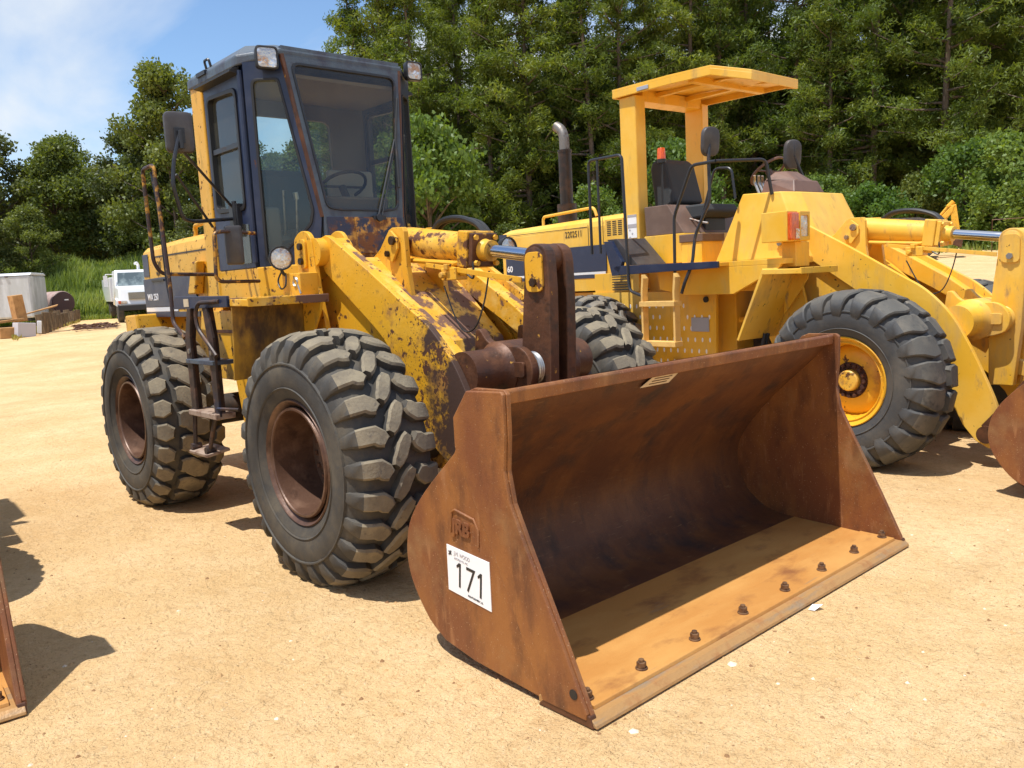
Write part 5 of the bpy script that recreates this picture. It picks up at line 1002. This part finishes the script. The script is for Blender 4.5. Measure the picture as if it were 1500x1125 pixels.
# grassy bank at left
bc = place(164.1, 50); ux, uy = -math.sin(math.radians(164.1)), math.cos(math.radians(164.1))       # u: sideways to the left of the view, w: away
wx, wy = math.cos(math.radians(164.1)), math.sin(math.radians(164.1))
def bank(u, w):          # height of the bank above ground
    t = max(0, min(1, (w+1.5)/8)); t = t*t*(3-2*t); e = max(0, min(1, (7.5-abs(u-.3))/3.5)); return 2.5*t*e
g = G(); nu, nw = 28, 18; vs = []
for i in range(nw+1):
    for j in range(nu+1):
        u = -9+18*j/nu; w = -2+15*i/nw; x = bc.x+ux*u+wx*w; y = bc.y+uy*u+wy*w; vs.append((x, y, hgt(x, y)+bank(u, w)-.05))
g.add(vs, [(i*(nu+1)+j, i*(nu+1)+j+1, (i+1)*(nu+1)+j+1, (i+1)*(nu+1)+j) for i in range(nw) for j in range(nu)])
M['soil'] = mat('grassy_soil', (.09, .11, .03), .95, 0, [((.16, .19, .05), 1.2, .45, .65, 8, None)])
o = g.build('grass_bank', 'soil', None, smooth=True); tag(o, kind='structure')
rg = random.Random(8); V = []; F = []
def blade(x, y, z, h, w):
    a = rg.uniform(0, PI); lx, ly = rg.uniform(-.35, .35)*h, rg.uniform(-.35, .35)*h; dx, dy = math.cos(a)*w, math.sin(a)*w; k = len(V)
    V.extend([(x-dx, y-dy, z), (x+dx, y+dy, z), (x+dx*.8+lx*.4, y+dy*.8+ly*.4, z+h*.6), (x-dx*.8+lx*.4, y-dy*.8+ly*.4, z+h*.6), (x+lx, y+ly, z+h)]); F.extend([(k, k+1, k+2, k+3), (k+3, k+2, k+4)])
for i in range(34000):
    u = rg.uniform(-8.6, 8.6); w = rg.uniform(-1.4, 9.5); x = bc.x+ux*u+wx*w; y = bc.y+uy*u+wy*w
    hh = rg.uniform(.35, .95)*(.45 if w < -.4 else 1)*(1+.5*math.sin(u*1.3+w)*math.cos(w*1.1)); blade(x, y, hgt(x, y)+bank(u, w)-.05, hh, .035)
me = bpy.data.meshes.new('tall_grass'); me.from_pydata(V, [], F); me.materials.append(M['grass']); o = bpy.data.objects.new('tall_grass', me); COL.objects.link(o); tag(o, 'tall bright green grass and weeds covering the bank behind the truck', 'grass', kind='stuff')
M['dry_grass'] = leafmat('dry_grass', (.22, .20, .05), (.30, .26, .08), (.38, .34, .12), .3)
V = []; F = []
for i in range(9000):
    a_ = rg.uniform(165.0, 168.6); t = (168.6-a_)/3.6; d = 38.5+t*10+rg.gauss(0, .8); p = place(a_, d); blade(p.x, p.y, p.z-.02, rg.uniform(.06, .2), .03)
me = bpy.data.meshes.new('dry_grass'); me.from_pydata(V, [], F); me.materials.append(M['dry_grass']); o = bpy.data.objects.new('dry_grass', me); COL.objects.link(o); tag(o, 'thin yellowing grass at the foot of the timber wall', 'grass', kind='stuff')
V = []; F = []
for i in range(12000):
    a_ = rg.uniform(103, 150); d = rg.uniform(45, 54); p = place(a_, d); blade(p.x, p.y, p.z-.02, rg.uniform(.12, .5), .04)
me = bpy.data.meshes.new('verge_grass'); me.from_pydata(V, [], F); me.materials.append(M['grass']); o = bpy.data.objects.new('verge_grass', me); COL.objects.link(o); tag(o, 'low grass along the foot of the shrubs', 'grass', kind='stuff')

# ------------------------------------------------------------------ things in the background, left
M['trailer'] = mat('trailer_white', (.52, .54, .54), .5, 0, [((.36, .37, .36), 1.4, .45, .65, 8, (1, 1, .15)), ((.66, .68, .70), 2, .5, .7, 6, (1, 1, .3))])
M['trailer_roof'] = mat('trailer_roof', (.76, .78, .80), .4)
M['timber'] = mat('old_timber', (.20, .13, .07), .9, 0, [((.12, .085, .05), 3, .45, .62, 8, (3, 3, .3)), ((.30, .22, .12), 5, .55, .7, 6, (3, 3, .3))])
M['plywood'] = mat('plywood', (.50, .27, .10), .8, 0, [((.34, .17, .06), 4, .45, .65, 8, None)])
M['rust_tank'] = mat('rust_tank', (.06, .028, .028), .6); M['pink_tank'] = mat('tank_side', (.40, .28, .25), .55, 0, [((.28, .17, .14), 3, .45, .65, 6, None)])
M['appliance'] = mat('appliance_grey', (.50, .47, .50), .5); M['truck_white'] = mat('truck_white', (.80, .81, .82), .3, coat=.3)
M['truck_glass'] = mat('truck_glass', (.10, .13, .14), .08, 0, [((.30, .36, .36), 1.5, .42, .6, 5, None)]); M['grille'] = mat('grille', (.42, .41, .37), .35, .4)
def rt_box(g, x0, x1, y0, y1, z0, z1): g.box(x0, x1, y0, y1, z0, z1)
# trailer: local x to the right in the view, local y away
az0 = 167.35; p = place(az0, 46); rz = math.radians(az0-90)
tr = empty('box_trailer', p, rz-.30, 'weathered white box trailer at the left edge with small roof lamps', 'trailer')
g = G(); g.box(-9.0, 0, 0, 2.3, .45, 2.45); g.build('box_body', 'trailer', tr, bevel=.09)
g = G(); g.prism([(0-.04, 2.46), (.25, 2.58), (2.05, 2.58), (2.34, 2.46)], 0, -9.02, .03); g.build('trailer_roof', 'trailer_roof', tr, bevel=.03)
for i in range(3): g = G(); g.box(-1.75+.34*i, -1.62+.34*i, -.05, .0, 2.40, 2.46); g.build('roof_lamp', 'rust_tank', tr)
g = G(); g.box(-8.8, -.2, .1, 2.2, .3, .45); g.build('chassis', 'black', tr)
for x in (-7.0, -2.6): g = G(); g.lathe([(-.12, 0), (-.12, .38), (.12, .38), (.12, 0)], (x, .2, .38), 1, 20); g.build('wheel', 'black', tr)
# oil tank lying on the wall
p = place(165.75, 48.5); tk = empty('oil_tank', (p.x, p.y, p.z), math.radians(165.7-90)+.45, 'dark end of a round steel tank lying right of the trailer', 'tank')
g = G(); g.lathe([(0, .0), (0, .56), (.06, .60), (2.2, .60), (2.2, 0)], (0, 0, 1.0), 1, 28); t_ = g.build('tank_shell', 'pink_tank', tk, smooth=True)
g = G(); g.lathe([(-.03, 0), (-.03, .55), (.0, .575)], (0, 0, 1.0), 1, 28); g.build('tank_end', 'rust_tank', tk, smooth=True)
g = G(); g.box(.05, .25, -.045, -.03, 1.12, 1.18); g.build('tank_plate', 'white_print', tk)
# short timbers standing in a row, each a thing
for i in range(13):
    t = i/12; a_ = 167.05-1.95*t; d = 39.5+8.5*t; p = place(a_, d); h = .80-.02*i+.10*math.sin(i*2.3)
    if i == 0: proto = G(); proto.prism(rl2([(-.12, -.10), (.12, -.10), (.12, .10), (-.12, .10)], .03), 2, -.2, .80); post = proto.build('timber_post', 'timber', None, bevel=.01); tag(post, 'short upright old timber in the row holding the bank below the tank', 'timber', 'short timbers standing in a row'); o = post
    else: o = post.copy(); COL.objects.link(o)
    o['label'] = 'short upright old timber, %s in the row starting at the grey cabinet' % ['first', 'second', 'third', 'fourth', 'fifth', 'sixth', 'seventh', 'eighth', 'ninth', 'tenth', 'eleventh', 'twelfth', 'last'][i]
    o.location = p; o.rotation_euler = (rt.uniform(-.08, .08), rt.uniform(-.12, .12), math.radians(a_-90)+rt.uniform(-.3, .3)); o.scale = (1.1, 1, h/.8)
p = place(166.6, 40.6); g = G(); g.solid([(-.9, -.25, .80), (.35, .1, 1.10), (.40, .75, 1.14), (-.75, .35, .85)], [(-.9, -.25, .75), (.35, .1, 1.05), (.40, .75, 1.09), (-.75, .35, .80)])
o = g.build('plywood_board', 'plywood', None, bevel=.01, loc=p); o.rotation_euler.z = math.radians(166.6-90); tag(o, 'brown board lying askew on top of the short timbers', 'board')
def bg_box(name, m, az, d, w, dep, h, rzo, label, cat, z0=0, tilt=0, extra=None):
    p = place(az, d); g = G(); g.box(-w/2, w/2, 0, dep, 0, h); o = g.build(name, m, None, bevel=.02, loc=(p.x, p.y, p.z+z0)); o.rotation_euler = (0, tilt, math.radians(az-90)+rzo); return tag(o, label, cat)
bg_box('timber_block', 'plywood', 167.95, 39.6, .42, .40, 1.08, .5, 'tall brown timber block standing in front of the trailer', 'timber', .55, -.10)
wb = bg_box('metal_cabinet', 'appliance', 167.85, 37.8, .66, .55, .56, .35, 'pale grey metal cabinet with folded top on the sand before the timbers', 'cabinet', 0, .10)
bg_box('cardboard_box', 'plywood', 168.75, 38.0, .60, .5, .42, .2, 'brown carton with a small blue label left of the pale cabinet', 'box')
bg_box('wooden_plank', 'plywood', 169.0, 39.4, 1.6, .3, .10, .1, 'orange plank lying on blocks below the trailer', 'plank', .55, -.08)
bg_box('wooden_plank', 'plywood', 169.6, 38.6, 1.2, .4, .3, -.2, 'short orange crate side at the very left edge', 'plank', .1)
bg_box('plastic_bag', 'truck_white', 167.2, 38.3, .16, .2, .5, 0, 'crumpled white plastic bag hanging by the grey cabinet', 'bag', .08, .1)
bg_box('steel_post', 'black_iron', 168.45, 40.5, .05, .05, .5, 0, 'thin dark steel post before the trailer', 'post', .55)
# debris strip near the truck
V = G(); rg2 = random.Random(4)
for i in range(90):
    p = place(rg2.uniform(163.0, 165.4), rg2.uniform(39.5, 44)); a_ = rg2.uniform(0, 3); l = rg2.uniform(.08, .5); V.add([(p.x-math.cos(a_)*l, p.y-math.sin(a_)*l, p.z+.01), (p.x+math.cos(a_)*l, p.y+math.sin(a_)*l, p.z+.02), (p.x, p.y+.08, p.z+.09), (p.x+.08, p.y-.05, p.z+.06)], [(0, 1, 2), (0, 3, 1), (0, 2, 3), (1, 3, 2)])
o = V.build('scrap_debris', 'rusty_iron'); tag(o, 'scattered sticks and scrap on the ground in front of the white truck', 'debris', kind='stuff')
# truck seen from the front
p = place(161.35, 43.5); tk = empty('white_truck', p, math.radians(161.35-90)+.10, 'white lorry facing the viewer behind the rear wheel of the rusty loader', 'truck')
g = G(); g.solid([(-1.0, .25, 1.62), (1.0, .25, 1.62), (1.05, 1.5, 1.74), (-1.05, 1.5, 1.74)], [(-1.05, .0, .80), (1.05, .0, .80), (1.12, 1.5, .8), (-1.12, 1.5, .8)]); hd = g.build('bonnet', 'truck_white', tk, bevel=.07)
g = G(); g.box(-.62, .62, -.03, .20, 1.06, 1.40); gl = g.build('grille', 'grille', tk, bevel=.01)
for i in range(6): g = G(); g.box(-.60, .60, -.045, -.025, 1.085+.053*i, 1.10+.053*i); g.build('grille_bar', 'black', gl)
for s in (-1, 1):
    g = G(); g.box(s*.86-.16, s*.86+.16, -.03, .1, .88, 1.02); hl = g.build('headlamp', 'lens', tk, bevel=.01); g = G(); g.box(s*1.0-.08, s*1.0+.04, -.035, .1, .88, 1.02); g.build('indicator', 'amber', hl, bevel=.01)
    g = G(); g.lathe([(-.13, 0), (-.13, .30), (-.13, .46), (-.09, .50), (.12, .50), (.12, 0)], (0, 0, 0), 0, 28); w_ = g.build('wheel', 'rubber', tk, smooth=True, loc=(s*.98, .65, .5))
    g = G(); g.tube([(s*1.05, 1.5, 2.30), (s*1.42, 1.3, 2.30), (s*1.42, 1.3, 1.9)], .02, 6, .05); g.box(s*1.42-.10, s*1.42+.08, 1.27, 1.36, 1.72, 2.24); g.build('mirror', 'trailer_roof', tk)
    g = G(); g.prism([(.3, .75), (.3, 1.05), (1.15, 1.18), (1.3, .8)], 0, s*.98, s*1.14); g.build('mudguard', 'truck_white', tk, bevel=.03)
g = G(); g.box(-1.12, 1.12, -.25, -.05, .55, .80); g.build('bumper', 'black', tk, bevel=.03)
g = G(); g.solid([(-.98, 1.75, 2.50), (.98, 1.75, 2.50), (1.0, 3.0, 2.50), (-1.0, 3.0, 2.50)], [(-1.05, 1.4, 1.6), (1.05, 1.4, 1.6), (1.1, 3.0, .8), (-1.1, 3.0, .8)]); cb = g.build('cab', 'truck_white', tk, bevel=.06)
g = G(); g.plate([(-.92, 1.430, 1.74), (.92, 1.430, 1.74), (.86, 1.695, 2.37), (-.86, 1.695, 2.37)], .02); g.build('windscreen', 'truck_glass', cb, bevel=.01)
g = G(); g.cyl((.15, 2.2, 2.4), (.15, 2.2, 2.75), .07, n=12); g.tube([(.15, 2.2, 2.72), (.10, 2.1, 2.84), (.0, 2.0, 2.80)], .07, 10, .06); g.build('air_intake', 'truck_white', tk, smooth=True)
g = G(); g.box(-.8, .8, 3.1, 8.5, .7, 1.0); g.box(-1.15, 1.15, 3.3, 8.6, 1.0, 2.2); g.build('load_body', 'truck_white', tk, bevel=.03)
for y in (5.8, 7.2):
    for s in (-1, 1): g = G(); g.lathe([(-.25, 0), (-.25, .5), (.25, .5), (.25, 0)], (s*.85, y, .5), 0, 20); g.build('wheel', 'rubber', tk)

# ------------------------------------------------------------------ things in the background, right
p = place(110.3, 42); dg = empty('backhoe', p, math.radians(110.3-90), 'distant yellow backhoe with its digging arm folded up', 'backhoe')
g = G(); g.prism([(-.9, 1.2), (-.05, 2.15), (.15, 2.25), (.10, 2.0), (-.55, 1.1)], 1, -.14, .14); g.build('boom', 'yellow_worn', dg, bevel=.03)
g = G(); g.prism([(-.02, 2.25), (.22, 2.30), (.40, 1.0), (.22, .7), (.08, 1.0)], 1, -.11, .11); g.build('dipper_arm', 'yellow_worn', dg, bevel=.03)
g = G(); g.tube([(-.6, 0, 1.6), (.0, 0, 2.35)], .06, 8); g.cyl((-.1, 0, 2.2), (.12, 0, 2.42), .1, n=10); g.build('cylinder', 'yellow_worn', dg, smooth=True)
g = G(); g.prism([(-3.6, .7), (-3.6, 1.35), (-2.6, 1.4), (-2.4, 1.15), (-.8, 1.15), (-.6, .6)], 1, -.7, .7); g.build('machine_body', 'yellow_worn', dg, bevel=.05)
g = G(); g.prism([(.1, .55), (.1, .95), (.5, .8), (.45, .4)], 1, -.3, .3); g.build('digging_bucket', 'rusty_iron', dg, bevel=.02)
for x, r_ in ((-3.2, .45), (-1.2, .65)):
    for s in (-1, 1): g = G(); g.lathe([(-.2, 0), (-.2, r_), (.2, r_), (.2, 0)], (x, s*.8, r_), 1, 20); g.build('wheel', 'rubber', dg, smooth=True)
p = place(116.3, 43); dz = empty('old_machine', p, math.radians(115.8-90), 'distant low yellow and brown machine seen over the loader arm', 'machine')
g = G(); g.prism([(-2.2, .6), (-2.1, 1.55), (-.9, 1.7), (-.6, 1.2), (1.6, 1.0), (1.8, .6)], 1, -.7, .7); g.build('machine_body', 'yellow_worn', dz, bevel=.05)
g = G(); g.box(-1.9, -.3, -.75, .75, 1.75, 1.87); g.tube([(-1.8, 0, 1.5), (-1.8, 0, 1.8)], .05, 6); g.tube([(-.5, 0, 1.3), (-.5, 0, 1.8)], .05, 6); g.build('machine_roof', 'yellow_top', dz, bevel=.02)
g = G(); g.tube([(.2, -.3, 1.5), (1.6, -.2, 1.75), (3.2, -.2, 1.7), (4.4, -.2, 1.4)], .13, 8); g.build('pipe_boom', 'concealed', dz, smooth=True)
g = G(); g.lathe([(-.8, 0), (-.8, .5), (.8, .5), (.8, 0)], (-1.2, 0, .5), 1, 20); g.lathe([(-.8, 0), (-.8, .5), (.8, .5), (.8, 0)], (1.0, 0, .5), 1, 20); g.build('tracks', 'rubber', dz, smooth=True)
p = place(106.9, 42); ga = empty('red_gate', p, math.radians(106.9), 'thin rusty red gate frame at the right edge', 'gate')
g = G(); g.tube([(0, -.6, 0), (0, -.6, 1.55), (0, .9, 1.55), (0, .9, 0)], .022, 6); g.build('gate_frame', 'rusty_iron', ga)
